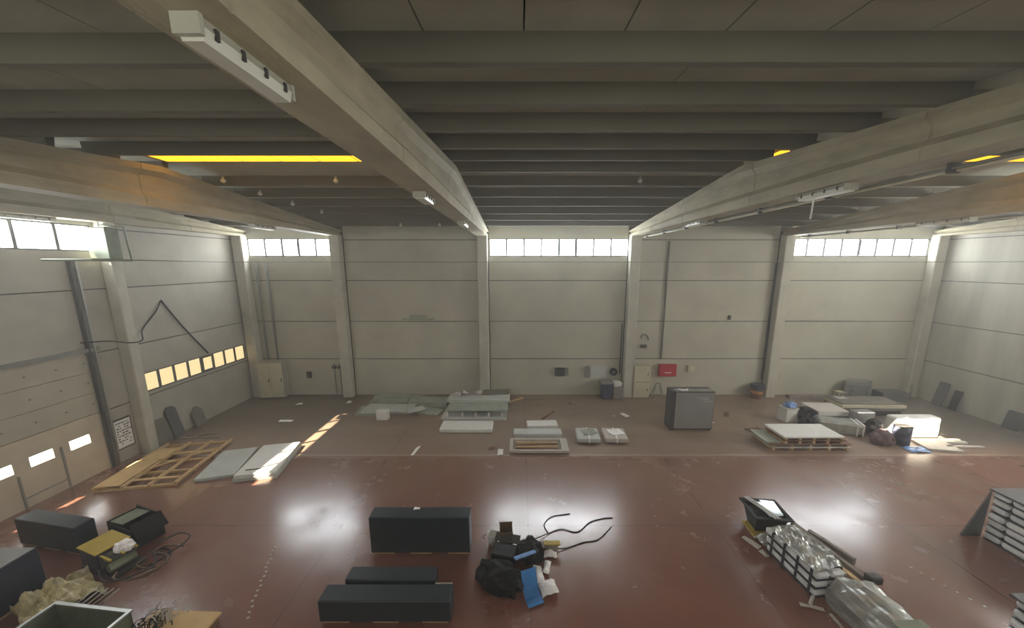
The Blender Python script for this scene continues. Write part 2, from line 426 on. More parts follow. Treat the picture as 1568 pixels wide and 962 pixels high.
for bi, (xa, xb) in enumerate(bays):
    a = xa if bi else XL; b = xb if bi < 4 else XR
    rib0 = None
    ribs = RIBS_LIT if bi in (1, 3) else RIBS
    for y in ribs:                              # tapered stems running across the bay
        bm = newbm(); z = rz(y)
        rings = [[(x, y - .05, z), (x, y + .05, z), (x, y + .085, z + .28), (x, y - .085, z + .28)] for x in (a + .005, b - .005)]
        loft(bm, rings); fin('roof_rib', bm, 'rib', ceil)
    for y0, y1 in zip([YF] + ribs, ribs + [YB]):
        if bi in (1, 3) and abs(y0 - 7.9) < .01:
            slab(a, b, y0, 8.40, .25, .40, 'deck'); slab(a, b, 9.52, y1, .25, .40, 'deck')
            continue
        step = 1.0 if 1.4 < y0 < 3.8 else 3.75 if 3.8 < y0 < 5.1 else 99
        n = max(1, round((b - a) / step)); w_ = (b - a) / n
        for i in range(n):
            slab(a + i * w_ + .008, a + (i + 1) * w_ - .008, y0, y1, .25, .40, 'deck')
for bi in (1, 3):
    xa, xb = bays[bi]
    t = empty('rooflight', ((xa + xb) / 2, 9.0, 9.42), 0, 'yellow translucent rooflight strip at the roof ridge in the %s bay' % ('left' if bi == 1 else 'right'), 'skylight', 'yellow rooflights at the ridge')
    t['kind'] = 'thing'
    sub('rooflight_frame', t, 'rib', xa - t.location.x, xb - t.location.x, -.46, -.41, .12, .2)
    n = 7; st = (xb - xa - .5) / n
    for i in range(n):
        x0 = xa + .25 + i * st - t.location.x; x1 = x0 + st - .04
        for y0, y1 in ((-.40, -.02), (.0, .42)):
            wx0, wx1 = x0 + t.location.x, x1 + t.location.x
            cl = bi == 3 and y0 < -.1 and 7.6 < (wx0 + wx1) / 2 < 9.9
            o = sub('pane', t, 'clear' if cl else 'skylight', x0, x1, y0, y1, 0, .012)
            if cl: o['label'] = 'clear pane'

# ---------------------------------------------------------------- roller door in the left wall
dr = struct(empty('door_1', (XL - .02, 9.1, 0)), 'wide cream sectional roller door with three small panes and a wicket door', 'door')
def dbox(name, m, y0, y1, z0, z1, x0=-.08, x1=.0, parent=None):
    bm = newbm(); box(bm, x0, x1, y0 - 9.1, y1 - 9.1, z0, z1); o = fin(name, bm, m, dr if parent is None else parent); return o
PZ = (1.12, 1.42)
pns = [(8.42, 8.95), (9.30, 9.83), (10.22, 10.75), (7.5, 8.03)]
bm = newbm()
for c in cells(7.1, 11.1, .0, 2.0, [(p[0], p[1], *PZ) for p in pns]): box(bm, -.08, 0, c[0] - 9.1, c[1] - 9.1, c[2], c[3])
fin('door_panel', bm, 'door', dr)
for z0 in (1.97, 2.66, 3.36): dbox('seam_light_stop', 'pipe', 7.1, 11.1, z0, z0 + .09, -.12, -.085)  # added behind the panel seams to stop outside light leaking through
for z0, z1 in ((2.02, 2.70), (2.715, 3.40), (3.415, 4.08)): dbox('door_panel', 'door_up', 7.1, 11.1, z0, z1)
for p in pns: dbox('pane', 'door_pane', *p, *PZ, -.05, -.04)
for y in (8.98, 9.98): dbox('wicket_post', 'pipe', y, y + .045, .03, 1.0 if y < 9.5 else 1.35, 0, .03)
dbox('wicket_rail', 'pipe', 9.02, 9.98, .28, .31, 0, .02)
k = None
for z in (2.35, 3.05, 3.72):
    for y in [7.5 + .7 * i for i in range(6)]:
        o = dbox('stud', 'pipe', y, y + .05, z - .02, z + .03, 0, .015)
trk = struct(empty('trim_1', (XL, 11.25, 0)))
for y in (11.13, 11.28):
    bm = newbm(); box(bm, 0.0, .12, y - 11.25, y - 11.25 + .05, 0, 7.0); fin('guide_rail', bm, 'darkmetal' if y < 11.2 else 'steel', trk)
lint = newbm(); box(lint, 0, .1, 7.0 , 11.45, 4.08, 4.2); struct(fin('trim_2', lint, 'pipe', loc=(XL, 0, 0)))

# ---------------------------------------------------------------- conduits and cables on the walls
def wire(name, pts, r, m, lab, cat='cable', smooth=True, n=6, group=None):
    bm = newbm(); tube(bm, pts, r, n, smooth); return tag(fin(name, bm, m, smooth=True), lab, cat, group)
wire('wall_conduit', [(XL + .1, 17.56, 7.0), (XR - .1, 17.56, 7.0)], .018, 'pipe', 'thin pale conduit running level across the back columns under the strip windows', 'pipe', False)
wire('wall_conduit', [(XL + .02, 12.5, 7.05), (XL + .02, 17.4, 7.0)], .02, 'pipe', 'thin conduit along the left wall above the low amber window', 'pipe', False)
wire('wall_conduit', [(XR - .02, 7.0, 7.05), (XR - .02, 17.4, 7.0)], .02, 'pipe', 'thin conduit along the upper right wall', 'pipe', False)
wire('loose_cable', [(XL + .06, 11.0, 4.42), (XL + .3, 11.6, 4.35), (XL + .47, 12.0, 4.2), (XL + .47, 12.45, 4.2), (XL + .06, 12.9, 4.5), (XL + .06, 13.5, 5.1), (XL + .03, 13.8, 5.5)], .022, 'cable', 'black cable sagging from a hook across the left wall to the roller door', 'cable')
wire('loose_cable', [(XL + .03, 13.8, 5.5), (XL + .05, 14.5, 4.3), (XL + .04, 15.45, 2.95)], .03, 'cable', 'black cable running down from the hook to the low amber window', 'cable')
wire('downpipe', [(-13.2, 17.92, 1.9), (-13.2, 17.92, 7.0)], .05, 'pipe', 'vertical grey pipe nearest the left rear corner', 'pipe', False, 8)
wire('downpipe', [(-12.7, 17.92, 1.9), (-12.7, 17.92, 7.0)], .05, 'pipe', 'vertical grey pipe above the pale electrical cabinet, right one of two', 'pipe', False, 8)
wire('downpipe', [(7.42, 17.94, 1.99), (7.42, 17.94, 8.0)], .045, 'pipe', 'vertical grey pipe above the red hose cabinet', 'pipe', False, 8)
wire('downpipe', [(12.85, 17.94, .9), (12.85, 17.94, 7.0)], .05, 'darkmetal', 'dark vertical pipe left of the fourth back column', 'pipe', False, 8)
wire('downpipe', [(5.28, 17.94, 1.2), (5.28, 17.94, 3.9)], .03, 'darkmetal', 'short dark pipe left of the column by the hose cabinet', 'pipe', False, 8)
t = empty('standpipe', (-9.75, 17.85, 0), 0, 'pair of thin dark standpipes with valves beside the first back column', 'pipe')
for dx in (0, .3):
    bm = newbm(); tube(bm, [(dx, 0, 0), (dx, 0, 1.75)], .03, 8); fin('pipe', bm, 'pipe', t)
    sub('valve', t, 'darkmetal', dx - .09, dx + .09, -.06, .06, 1.5, 1.64)
for x, n in ((5.67, 'fourth'), (13.17, 'fifth')):
    t = empty('cable_conduit', (x, 0, H - .09), 0, 'pale conduit run hung below the %s roof beam' % n, 'conduit')
    bm = newbm(); tube(bm, [(.28, .5, 0), (.28, 17.4, 0)], .028, 6); fin('conduit', bm, 'cream', t)
    bm = newbm(); tube(bm, [(.2, .5, .02), (.2, 17.4, .02)], .02, 6); fin('conduit', bm, 'pipe', t)
    for i in range(9): sub('clip', t, 'darkmetal', 0.17, .32, 1.2 + i * 1.95, 1.25 + i * 1.95, -.04, .088)

# ---------------------------------------------------------------- strip lights under the beams
def strip_light(x, y0, y1, lab, bulk=1.0):
    L_ = y1 - y0
    t = empty('strip_light', (x, (y0 + y1) / 2, H), 0, lab, 'light', 'strip lights under the roof beams')
    bm = newbm(); w0, w1 = .085 * bulk, .12 * bulk
    loft(bm, [[(-w0, y, 0), (w0, y, 0), (w1, y, -.06), (-w1, y, -.06)] for y in (-L_ / 2, L_ / 2)]); fin('housing', bm, 'lampbody', t)
    bm = newbm(); loft(bm, [[(-w1 * .97, y, -.06), (w1 * .97, y, -.06), (w1 * .75, y, -.13), (-w1 * .75, y, -.13)] for y in (-L_ / 2 + .02, L_ / 2 - .02)]); fin('diffuser', bm, 'lampwhite', t)
    for s in (-1, 1):
        for k in range(4):
            y = -L_ / 2 + L_ * (k + .5) / 4
            sub('clip', t, 'darkmetal', s * w1 - .008, s * w1 + .008, y - .012, y + .012, -.09, -.03)
        sub('end_cap', t, 'lampbody', -w1, w1, s * L_ / 2 - .015, s * L_ / 2 + .015, -.11, -.002)
    return t
strip_light(-1.82, 2.2, 3.0, 'long clipped strip light under the third beam, close to the camera', .66)
strip_light(-1.90, 7.0, 7.75, 'strip light halfway along the third beam')
strip_light(-1.86, 11.6, 12.5, 'strip light near the far end of the third beam')
strip_light(5.60, 6.3, 7.35, 'pale strip light under the fourth beam above the dangling rod')
strip_light(5.66, 11.3, 12.3, 'strip light under the fourth beam, nearest the back wall')
strip_light(13.1, 10.6, 12.0, 'strip light under the fifth beam near the right window')
strip_light(-9.1, 12.4, 13.4, 'strip light under the second beam')
strip_light(-13.78, 9.6, 10.8, 'strip light under the beam along the left wall')
for i, (x, y) in enumerate([(-7.9, 9.95), (-7.8, 11.15), (-7.6, 12.35), (-7.3, 13.55), (-4.9, 9.95), (-5.2, 15.95), (-3.5, 15.95), (3.2, 9.95)]):
    t = empty('rib_lamp', (x, y, rz(y)), 0, 'small white bulb fitting under a roof rib, %s' % ['nearest the yellow rooflight', 'second back along the second beam', 'third back along the second beam', 'fourth back along the second beam', 'below the right end of the yellow rooflight', 'left one before the back wall', 'right one before the back wall', 'alone in the middle bay'][i], 'lamp', 'small lamps on the ribs')
    bm = newbm(); lathe(bm, [(.03, 0), (.03, -.04), (.012, -.05)], n=8); fin('socket', bm, 'lampbody', t)
    bm = newbm(); lathe(bm, [(.015, -.045), (.06, -.09), (.06, -.13), (.02, -.16)], n=10); fin('bulb', bm, 'lampwhite', t, smooth=True)
wire('hanging_rod', [(5.6, 7.05, H), (5.58, 7.05, 7.75)], .014, 'white', 'thin pale rod dangling under the fourth beam', 'rod', False)

# ---------------------------------------------------------------- pipe frame of a heater on the left wall column
t = empty('heater_frame', (-13.3, 11.6, 7.0), 0, 'pale green tube bracket with a grey duct box beside the high left window', 'bracket')
bm = newbm(); tube(bm, [(-.55, -1.2, .02), (.3, -.7, .02), (.3, .45, .02), (-.55, .45, .02)], .035, 8); fin('tube', bm, 'greenmetal', t)
bm = newbm(); tube(bm, [(.3, .45, .02), (.25, .42, 1.1), (-.5, .42, 1.15)], .035, 8); fin('tube', bm, 'greenmetal', t)
bm = newbm(); tube(bm, [(-.3, .2, .02), (-.32, .2, 1.24)], .03, 8); fin('tube', bm, 'steel', t)
sub('duct', t, 'greenmetal', -.5, .15, -.05, .35, .06, 1.05, bevel=.02)

# ---------------------------------------------------------------- fittings on the back wall
def cabinet(name, x0, x1, z0, z1, d, m, lab, cat, handle=True, leafs=1, y=YB):
    t = empty(name, ((x0 + x1) / 2, y, z0), 0, lab, cat); w_ = (x1 - x0); h = z1 - z0
    sub('body', t, m, -w_ / 2, w_ / 2, -d, -.001, 0, h, bevel=.01)
    for i in range(leafs):
        a = -w_ / 2 + .02 + i * (w_ - .02) / leafs; b = a + (w_ - .02) / leafs - .02
        dd = sub('door', t, m, a, b, -d - .018, -d, .02, h - .02, bevel=.004)
        if handle: sub('handle', dd, 'darkmetal', b - .09, b - .05, -d - .035, -d - .018, h * .45, h * .55)
    return t
rc = cabinet('hose_cabinet', 7.32, 8.22, 1.08, 1.72, .2, 'red', 'red fire hose cabinet with a white mark on the back wall', 'cabinet', False)
bm = newbm()
for k, (x, wd) in enumerate(((-.16, .07), (-.07, .05), (0, .07), (.08, .05), (.15, .04))): box(bm, x, x + wd, -.226, -.218, .19, .235)
o = fin('marking', bm, 'paper', rc); o['label'] = 'white lettering strip'
cabinet('wall_box', 8.85, 9.25, 1.28, 1.66, .1, 'cream', 'small pale square box right of the red hose cabinet', 'box', False)
cabinet('wall_box', 1.85, 2.35, 1.08, 1.52, .16, 'darkmetal', 'dark square meter box left of the grey wall sheet', 'box')
cabinet('wall_box', 2.37, 2.56, 1.10, 1.50, .14, 'pipe', 'narrow grey box right against the dark meter box', 'box', False)
cabinet('wall_box', 3.46, 3.66, .98, 1.58, .12, 'pipe', 'narrow dark grey box left of the pale green wall sheet', 'box', False)
tag(sub('wall_sheet', None, 'grey', 3.72, 4.62, YB - .03, YB, .95, 1.62), 'pale green grey sheet fixed to the back wall above the bin', 'panel')
t = empty('hose_reel', (4.95, YB, 1.3), 0, 'small black round reel on the wall over a white bag', 'reel')
bm = newbm(); lathe(bm, [(.06, 0), (.2, .01), (.2, .05), (.1, .06), (.1, .1), (.2, .11), (.2, .14), (.05, .15)], n=16)
bmesh.ops.rotate(bm, verts=bm.verts, matrix=Matrix.Rotation(PI / 2, 3, 'X')); fin('drum', bm, 'black', t, smooth=False)
sub('hub', t, 'pipe', -.05, .05, -.18, -.14, -.05, .05)
bm = blob(.3, .16, .2, 3); tag(fin('plastic_bag', bm, 'white', loc=(5.05, 17.6, 0.62)), 'crumpled white bag on top of the crate beside the column', 'bag')
tag(sub('wooden_crate', None, 'greywood', 4.86, 5.34, 17.38, 17.95, 0, .62, bevel=.01), 'small grey crate between the bin and the column', 'crate')
t = empty('refuse_bin', (4.5, 17.5, 0), 0, 'blue grey refuse bin standing against the back wall', 'bin')
bm = newbm(); loft(bm, [[(-a, -b, z), (a, -b, z), (a, b, z), (-a, b, z)] for a, b, z in ((.24, .24, .02), (.32, .3, .85))]); fin('body', bm, 'drum', t, bevel=.02)
sub('lid', t, 'pipe', -.34, .34, -.33, .33, .85, .92, bevel=.02)
t = empty('stacked_lockers', (6.35, YB, 0), 0, 'cream two tier metal locker right of the third back column', 'locker')
for z in (.0, .86):
    sub('body', t, 'cream', -.42, .42, -.45, -.01, z, z + .84, bevel=.012)
    d_ = sub('door', t, 'cream', -.39, .39, -.468, -.45, z + .03, z + .81); sub('handle', d_, 'darkmetal', .28, .31, -.49, -.468, z + .36, z + .5)
t = empty('trestle', (7.2, 17.5, 0), 0, 'small grey metal trestle leaning behind the grey cabinet', 'trestle')
for a in (-.32, .32):
    bm = newbm(); tube(bm, [(a, -.1, .0), (a * .25, .05, .8)], .022, 6); fin('leg', bm, 'pipe', t)
    bm = newbm(); tube(bm, [(a, .25, .0), (a * .25, .05, .8)], .022, 6); fin('leg', bm, 'pipe', t)
bm = newbm(); tube(bm, [(-.12, .05, .8), (.12, .05, .8)], .03, 6); fin('crossbar', bm, 'pipe', t)
tag(sub('valve_box', None, 'darkmetal', 6.3, 6.62, YB - .1, YB, 2.6, 2.76, bevel=.01), 'small dark valve box halfway up the wall right of the third column', 'box')
wire('wall_loop', [(6.3, YB - .04, 3.1), (6.4, YB - .04, 3.3), (6.62, YB - .04, 3.24), (6.7, YB - .04, 3.0)], .03, 'pipe', 'small bent pipe loop above the dark valve box', 'pipe')
cabinet('small_junction_box', 10.72, 10.86, 4.08, 4.3, .07, 'darkmetal', 'tiny junction box high on the back wall of the fourth bay', 'box', False)
t = empty('tool_bucket', (12.4, 17.55, 0), 0, 'dark blue bucket with an orange band left of the fourth column', 'bucket')
bm = newbm(); lathe(bm, [(.24, 0), (.27, .28)], n=18); fin('base', bm, 'brownwood', t)
bm = newbm(); lathe(bm, [(.275, .28), (.29, .44)], n=18); o = fin('band', bm, mat('orange plastic', (.5, .2, .04), .5, .1, 5), t); o['label'] = 'orange band'
bm = newbm(); lathe(bm, [(.3, .44), (.33, .72), (.27, .76), (.2, .74)], n=18); fin('body', bm, 'drum', t)
# pale electrical cabinet in the left corner
t = empty('electrical_cabinet', (-12.85, 17.6, 0), math.radians(6), 'tall pale two door electrical cabinet in the left rear corner', 'cabinet')
sub('body', t, 'panel_l', -.6, .6, -.2, .3, .05, 1.95, bevel=.015)
for a in (-.59, .01):
    d_ = sub('door', t, 'cream', a, a + .58, -.225, -.2, .1, 1.9, bevel=.005); sub('handle', d_, 'darkmetal', a + .48, a + .52, -.25, -.225, .9, 1.1)
sub('plinth', t, 'darkmetal', -.58, .58, -.18, .28, 0, .05)
cabinet('wall_socket', -12.0 + .7, -12.0 + .95, .95, 1.3, .08, 'darkmetal', 'small dark socket box on the wall beside the corner cabinet', 'box', False)
t = tag(fin('wall_stain', (lambda b: (box(b, -6.1, -4.4, YB - .006, YB + .01, 4.05, 4.15), box(b, -5.7, -4.8, YB - .005, YB + .01, 4.15, 4.32), b)[2])(newbm()), mat('green damp stain', (.29, .33, .24), .9, .15, 8)), 'greenish damp patch on the second back wall bay', 'stain')
# framed sheet on the left wall
t = empty('notice_board', (XL, 11.66, .45), 0, 'white written notice in a dark frame beside the roller door', 'sign')
sub('frame', t, 'darkmetal', 0, .04, -.3, .28, 0, 1.1)
sub('sheet', t, 'paper', .04, .05, -.26, .24, .05, 1.05)
bm = newbm()
for i in range(9):
    z = .93 - i * .095; y = -.22
    while y < .18:
        l = random.uniform(.03, .09)
        if random.random() < .75: box(bm, .05, .053, y, y + l, z, z + .04)
        y += l + .025
o = fin('lettering', bm, 'strap', t)

# ---------------------------------------------------------------- boards leaning on the side walls
def leaner(name, y, wdt, h, side, m, lab, cat='board', lean=.22, cut=.0, th=.05, loc_off=0):
    bm = newbm(); c = cut
    pr = [(-wdt / 2, 0), (wdt / 2, 0), (wdt / 2, h - c), (wdt / 2 - c, h), (-wdt / 2 + c, h), (-wdt / 2, h - c)]
    loft(bm, [[(x, a, b) for a, b in pr] for x in (-th / 2, th / 2)])
    bmesh.ops.rotate(bm, verts=bm.verts, matrix=Matrix.Rotation(-side * -lean, 3, 'Y'))
    x = (XL if side < 0 else XR)
    o = fin(name, bm, m)
    mn = min(v.co.z for v in o.data.vertices)
    ext = (max if side > 0 else min)(v.co.x for v in o.data.vertices)
    o.location = (x - ext - side * .005, y, -mn + .001)
    return tag(o, lab, cat)
leaner('leaning_board', 12.75, .72, .98, -1, 'slateg', 'brown grey board with clipped corners leaning by the left wall column', cut=.12)
leaner('leaning_board', 13.32, .42, 1.3, -1, 'slate', 'tall dark blue grey board with rounded top leaning on the left wall', cut=.12)
leaner('leaning_board', 14.4, .5, .85, -1, 'slateg', 'small brown grey disc like board leaning below the amber window', cut=.2)
leaner('leaning_slab', 16.55, .42, 1.2, 1, 'slate', 'larger dark slab leaning on the right wall near the corner', 'slab', cut=.05)
leaner('leaning_slab', 15.95, .3, .98, 1, 'black', 'narrow black slab leaning on the right wall beside the larger one', 'slab', cut=.03)
leaner('leaning_slab', 13.95, .5, .8, 1, 'slate', 'dark slab leaning on the right wall, left one of the pair at the edge', 'slab', cut=.04)
leaner('leaning_slab', 13.4, .35, .75, 1, 'greenmetal', 'green grey slab leaning on the right wall at the frame edge', 'slab', cut=.04)

# ---------------------------------------------------------------- timber frame and panels on the left
t = empty('timber_frame', (-12.2, 11.3, 0), math.radians(9), 'pale timber lattice frame half covered with plywood near the roller door', 'frame')
def bar(p, q, w_=.07, z=.0, h=.07, m='wood', par=None):
    p, q = Vector((*p, 0)), Vector((*q, 0)); d = q - p; bm = newbm(); box(bm, 0, d.length, -w_ / 2, w_ / 2, 0, h)
    o = fin('bar', bm, m, par or t); o.location = (p.x, p.y, z); o.rotation_euler.z = math.atan2(d.y, d.x); return o
for y in (-1.38, -.55, .15, .75, 1.38): bar((-1.1, y), (1.1, y), .08, .0)
for x in (-1.1, -.35, .38, 1.1): bar((x, -1.42), (x, 1.42), .08, .07)
for y in (-1.15, .45): bar((-.3, y), (1.05, y), .1, .14, .03)
bar((.42, .2), (1.05, .7), .06, .14, .04); bar((-.3, -.5), (.35, .1), .06, .14, .04)
sub('plywood_sheet', t, 'ply', -1.12, -.42, -1.4, .1, .14, .165); sub('plywood_sheet', t, 'ply', -1.05, -.35, .13, .95, .14, .16)
t = empty('timber_frame', (-13.2, 13.1, 0), math.radians(3), 'thin grey timber pieces lying beyond the pale lattice frame', 'frame')
bar((-.5, 0), (1.1, .05), .07, 0, .05, 'greywood'); bar((-.3, .22), (.7, .4), .07, 0, .05, 'greywood'); bar((.1, -.1), (.15, .5), .06, .05, .04, 'greywood')
def flat_panel(name, x, y, w_, d, z0, th, r, m, lab, cat='panel', bev=.006):
    bm = newbm(); box(bm, -w_ / 2, w_ / 2, -d / 2, d / 2, 0, th); o = fin(name, bm, m, bevel=bev, loc=(x, y, z0), rz=math.radians(r)); return tag(o, lab, cat)
flat_panel('metal_sheet', -10.18, 11.28, 1.12, 1.85, .0, .1, 16, 'grey', 'matt pale grey sheet lying left of the sunlit panel')
flat_panel('metal_sheet', -8.8, 11.38, 1.28, 2.1, .0, .13, 12, 'grey', 'lower panel of the sunlit pair in the sun streak')
o = flat_panel('metal_sheet', -8.82, 11.4, 1.24, 2.0, .13, .07, 12, 'white', 'glossy white panel lying on top in the sun streak')
bm = newbm(); box(bm, -.2, .25, -.03, .03, 0, .006); s_ = fin('slot', bm, 'black', o, loc=(-.2, -.72, .07))

# ---------------------------------------------------------------- charcoal boxes, middle and left
def parapet(x, y, w_, d, h, r, lab, skid=True, m='charcoal', z0=.05):
    t = empty('charcoal_box', (x, y, 0), math.radians(r), lab, 'box')
    sub('shell', t, m, -w_ / 2, w_ / 2, -d / 2, d / 2, z0, h, bevel=.012)
    sub('lid', t, m, -w_ / 2 + .02, w_ / 2 - .02, -d / 2 + .015, d / 2 - .015, h, h + .008)
    if skid:
        for a in (-.38, .0, .38): sub('skid', t, 'wood', a * w_ - .25, a * w_ + .25, -d / 2 + .03, d / 2 - .05, 0, z0)
    return t
t = parapet(-2.39, 7.57, 2.38, .38, 1.0, 0, 'tall charcoal rectangular box with a small white tag on top')
bm = crumple(.14, .1, 4, 4, .04, 2); o = fin('tag', bm, 'paper', t, loc=(-.12, .1, 1.008)); o['label'] = 'white crumpled tag'
t = parapet(-2.62, 5.9, 2.55, .38, .52, 0, 'long low charcoal box on wooden skids in front of the shorter one')
sub('edge_strip', t, 'greywood', .9, 1.25, .2, .23, .3, .52)
parapet(-2.68, 6.37, 1.85, .33, .50, 0, 'short low charcoal box behind the long one')
parapet(-11.48, 7.7, 1.9, .38, .73, -10, 'charcoal box lying open beside the black box at the left edge')
t = parapet(-11.3, 5.6, 2.2, 1.8, 1.0, 0, 'large blue black box with grey top behind the tan film heap', m='navy')
sub('top_sheet', t, 'dullsteel', -1.08, 1.08, -.88, .88, 1.009, 1.02)
# open black crate
t = empty('open_crate', (-9.8, 7.95, 0), math.radians(-18), 'open black crate with a folded flap beside the charcoal box', 'crate')
for b in ((-.5, -.47, -.3, .3, 0, .55), (.47, .5, -.3, .3, 0, .55), (-.5, .5, .27, .3, 0, .6), (-.5, .5, -.3, -.27, 0, .5)): sub('side', t, 'black', *b)
bm = newbm(); box(bm, -.2, .2, -.3, .3, 0, .02, Matrix.Translation((.58, 0, .5)) @ Matrix.Rotation(math.radians(52), 4, 'Y')); fin('flap', bm, 'black', t)
sub('base', t, 'black', -.47, .47, -.27, .27, 0, .02)
bm = newbm(); box(bm, -.3, .3, -.26, .26, 0, .015, Matrix.Translation((-.2, 0, .54)) @ Matrix.Rotation(math.radians(-6), 4, 'Y')); fin('flap', bm, 'greenmetal', t)
# yellow topped machine
t = empty('machine', (-9.5, 7.12, 0), math.radians(-18), 'small machine with a mustard yellow cover and dark motor', 'machine')
sub('housing', t, 'navy', -.55, .15, -.28, .28, .05, .5, bevel=.02)
sub('cover', t, 'yellow', -.58, .16, -.3, .3, .5, .53, bevel=.008)
bm = newbm(); tube(bm, [(.2, -.25, .3), (.2, .28, .3)], .16, 14); fin('motor', bm, 'darkmetal', t)
bm = newbm(); tube(bm, [(.45, -.25, .22), (.45, .2, .22)], .1, 12); fin('motor', bm, 'greenmetal', t)
bm = blob(.2, .16, .12, 8, .4); fin('rag', bm, 'paper', t, loc=(.3, .12, .40))
for a in (-.22, .0, .22): sub('bracket', t, 'yellow', .1, .55, a - .02, a + .02, .42, .46)
sub('base', t, 'darkmetal', -.55, .62, -.3, .3, 0, .06)
# tangled hoses
random.seed(3)
for k in range(7):
    cx, cy = -8.65 + random.uniform(-.28, .3), 7.2 + random.uniform(-.4, .45); r = random.uniform(.25, .48); ph = random.uniform(0, 6)
    pts = [(cx + r * math.cos(ph + a * .7) * (1 + .2 * math.sin(a * 1.7)), cy + r * .9 * math.sin(ph + a * .7), .03 + .035 * k + .02 * math.sin(a * 2.1 + k)) for a in range(0, 8)]
    wire('hose', pts, .018, 'browncable' if k % 2 else 'cable', 'thin %s hose in the tangle right of the yellow machine' % ('brown' if k % 2 else 'black'), 'hose', group='tangled hoses by the yellow machine')
# crumpled plastic film
bm = crumple(1.15, 1.0, 26, 26, .3, 1, dome=.2, fr=4); tag(fin('plastic_film', bm, 'tanfilm', smooth=False, loc=(-9.45, 6.12, 0), rz=math.radians(-25)), 'heap of crumpled tan plastic film beside the yellow machine', 'film')
bm = crumple(.7, .8, 20, 20, .26, 5, dome=.15, fr=4); tag(fin('plastic_film', bm, 'tanfilm', loc=(-9.4, 5.0, 0), rz=math.radians(15)), 'smaller heap of tan film running to the metal bin', 'film')
# open metal bin
t = empty('metal_bin', (-8.0, 5.1, 0), math.radians(-6), 'open grey green metal bin with a pale rim at the lower left', 'bin')
w_, d_, h_ = 1.6, .85, .6
for b in ((-w_ / 2, w_ / 2, d_ / 2 - .03, d_ / 2, 0, h_), (-w_ / 2, w_ / 2, -d_ / 2, -d_ / 2 + .03, 0, h_), (-w_ / 2, -w_ / 2 + .03, -d_ / 2, d_ / 2, 0, h_), (w_ / 2 - .03, w_ / 2, -d_ / 2, d_ / 2, 0, h_)): sub('side', t, 'greenmetal', *b)
sub('base', t, 'greenmetal', -w_ / 2 + .03, w_ / 2 - .03, -d_ / 2 + .03, d_ / 2 - .03, 0, .02)
for b in ((-w_ / 2 - .02, w_ / 2 + .02, d_ / 2 - .04, d_ / 2 + .02, h_, h_ + .035), (-w_ / 2 - .02, w_ / 2 + .02, -d_ / 2 - .02, -d_ / 2 + .04, h_, h_ + .035), (-w_ / 2 - .02, -w_ / 2 + .04, -d_ / 2 + .04, d_ / 2 - .04, h_, h_ + .035), (w_ / 2 - .04, w_ / 2 + .02, -d_ / 2 + .04, d_ / 2 - .04, h_, h_ + .035)): sub('rim', t, 'steel', *b)
wire('yellow_hose', [(-8.5, 5.0, .05), (-8.3, 5.2, .3), (-7.95, 5.22, .42), (-7.6, 5.05, .38), (-7.55, 4.9, .1)], .03, 'yellowhose', 'yellow hose coiled inside the open metal bin', 'hose')
wire('grey_hose', [(-8.5, 4.78, .05), (-8.1, 4.86, .3), (-7.8, 4.85, .4), (-7.65, 4.8, .3), (-7.6, 4.78, .05)], .022, 'steel', 'pale grey hose beside the yellow one in the metal bin', 'hose')
for i in range(5):
    dx = i * .11
    wire('metal_rod', [(-9.1 + dx, 5.62 + dx * .12, .02), (-8.62 + dx, 6.12, .42 - i * .01)], .012, 'steel', 'thin bright rod leaning behind the metal bin rim', 'rod', False, 5, 'thin rods behind the metal bin')
# plywood board with cable clutter
t = empty('plywood_board', (-6.58, 5.28, 0), math.radians(-2), 'plywood board raised on blocks at the lower left', 'board')
sub('sheet', t, 'ply', -.55, .76, -.5, .5, .2, .245, bevel=.004)
for a in (-.42, .1, .62): sub('block', t, 'brownwood', a - .08, a + .08, -.48, .48, 0, .2)
bm = newbm(); random.seed(11)
for k in range(55):
    c = Vector((random.gauss(0, .13), random.gauss(0, .1), random.uniform(.02, .12))); d = Vector((random.uniform(-.1, .1), random.uniform(-.1, .1), random.uniform(-.03, .08)))
    tube(bm, [c - d * .8, c + Vector((0, 0, .05)), c + d], .008, 4, True)
o = tag(fin('wire_clutter', bm, 'black', loc=(-6.88, 5.45, .246)), 'clump of black cut wire ends on the plywood board', 'wire'); o['kind'] = 'stuff'
bm = newbm()
for k in range(45):
    c = Vector((random.gauss(0, .14), random.gauss(0, .1), random.uniform(.03, .16))); d = Vector((random.uniform(-.08, .08), random.uniform(-.08, .08), random.uniform(-.03, .08)))
    tube(bm, [c - d * .8, c + Vector((0, 0, .04)), c + d], .008, 4, True)
o = tag(fin('wire_clutter', bm, 'pink_grey', loc=(-6.72, 5.62, .246)), 'clump of pale wire ends mixed into the black ones', 'wire'); o['kind'] = 'stuff'

# ---------------------------------------------------------------- junk pile in the middle
bm = blob(.52, .33, .34, 1, .34, 2.4); tag(fin('black_bag', bm, 'black', loc=(-.44, 6.58, 0), rz=math.radians(-22)), 'large slumped black bag at the front of the junk pile', 'bag')
t = empty('black_case', (-.36, 7.16, 0), math.radians(-14), 'black open case with flaps in the middle of the junk pile', 'case')
sub('body', t, 'black', -.28, .28, -.2, .2, 0, .36, bevel=.02)
bm = newbm(); box(bm, -.3, .3, 0, .2, 0, .02, Matrix.Translation((0, .2, .36)) @ Matrix.Rotation(.5, 4, 'X')); fin('flap', bm, 'darkmetal', t)
bm = blob(.32, .28, .32, 4, .3, 2.4); tag(fin('black_bag', bm, 'black', loc=(.24, 7.3, 0)), 'round black bag behind the white paper scraps', 'bag')
t = empty('cardboard_box', (-.34, 7.66, 0), math.radians(4), 'tall open brown cardboard box at the back of the junk pile', 'box')
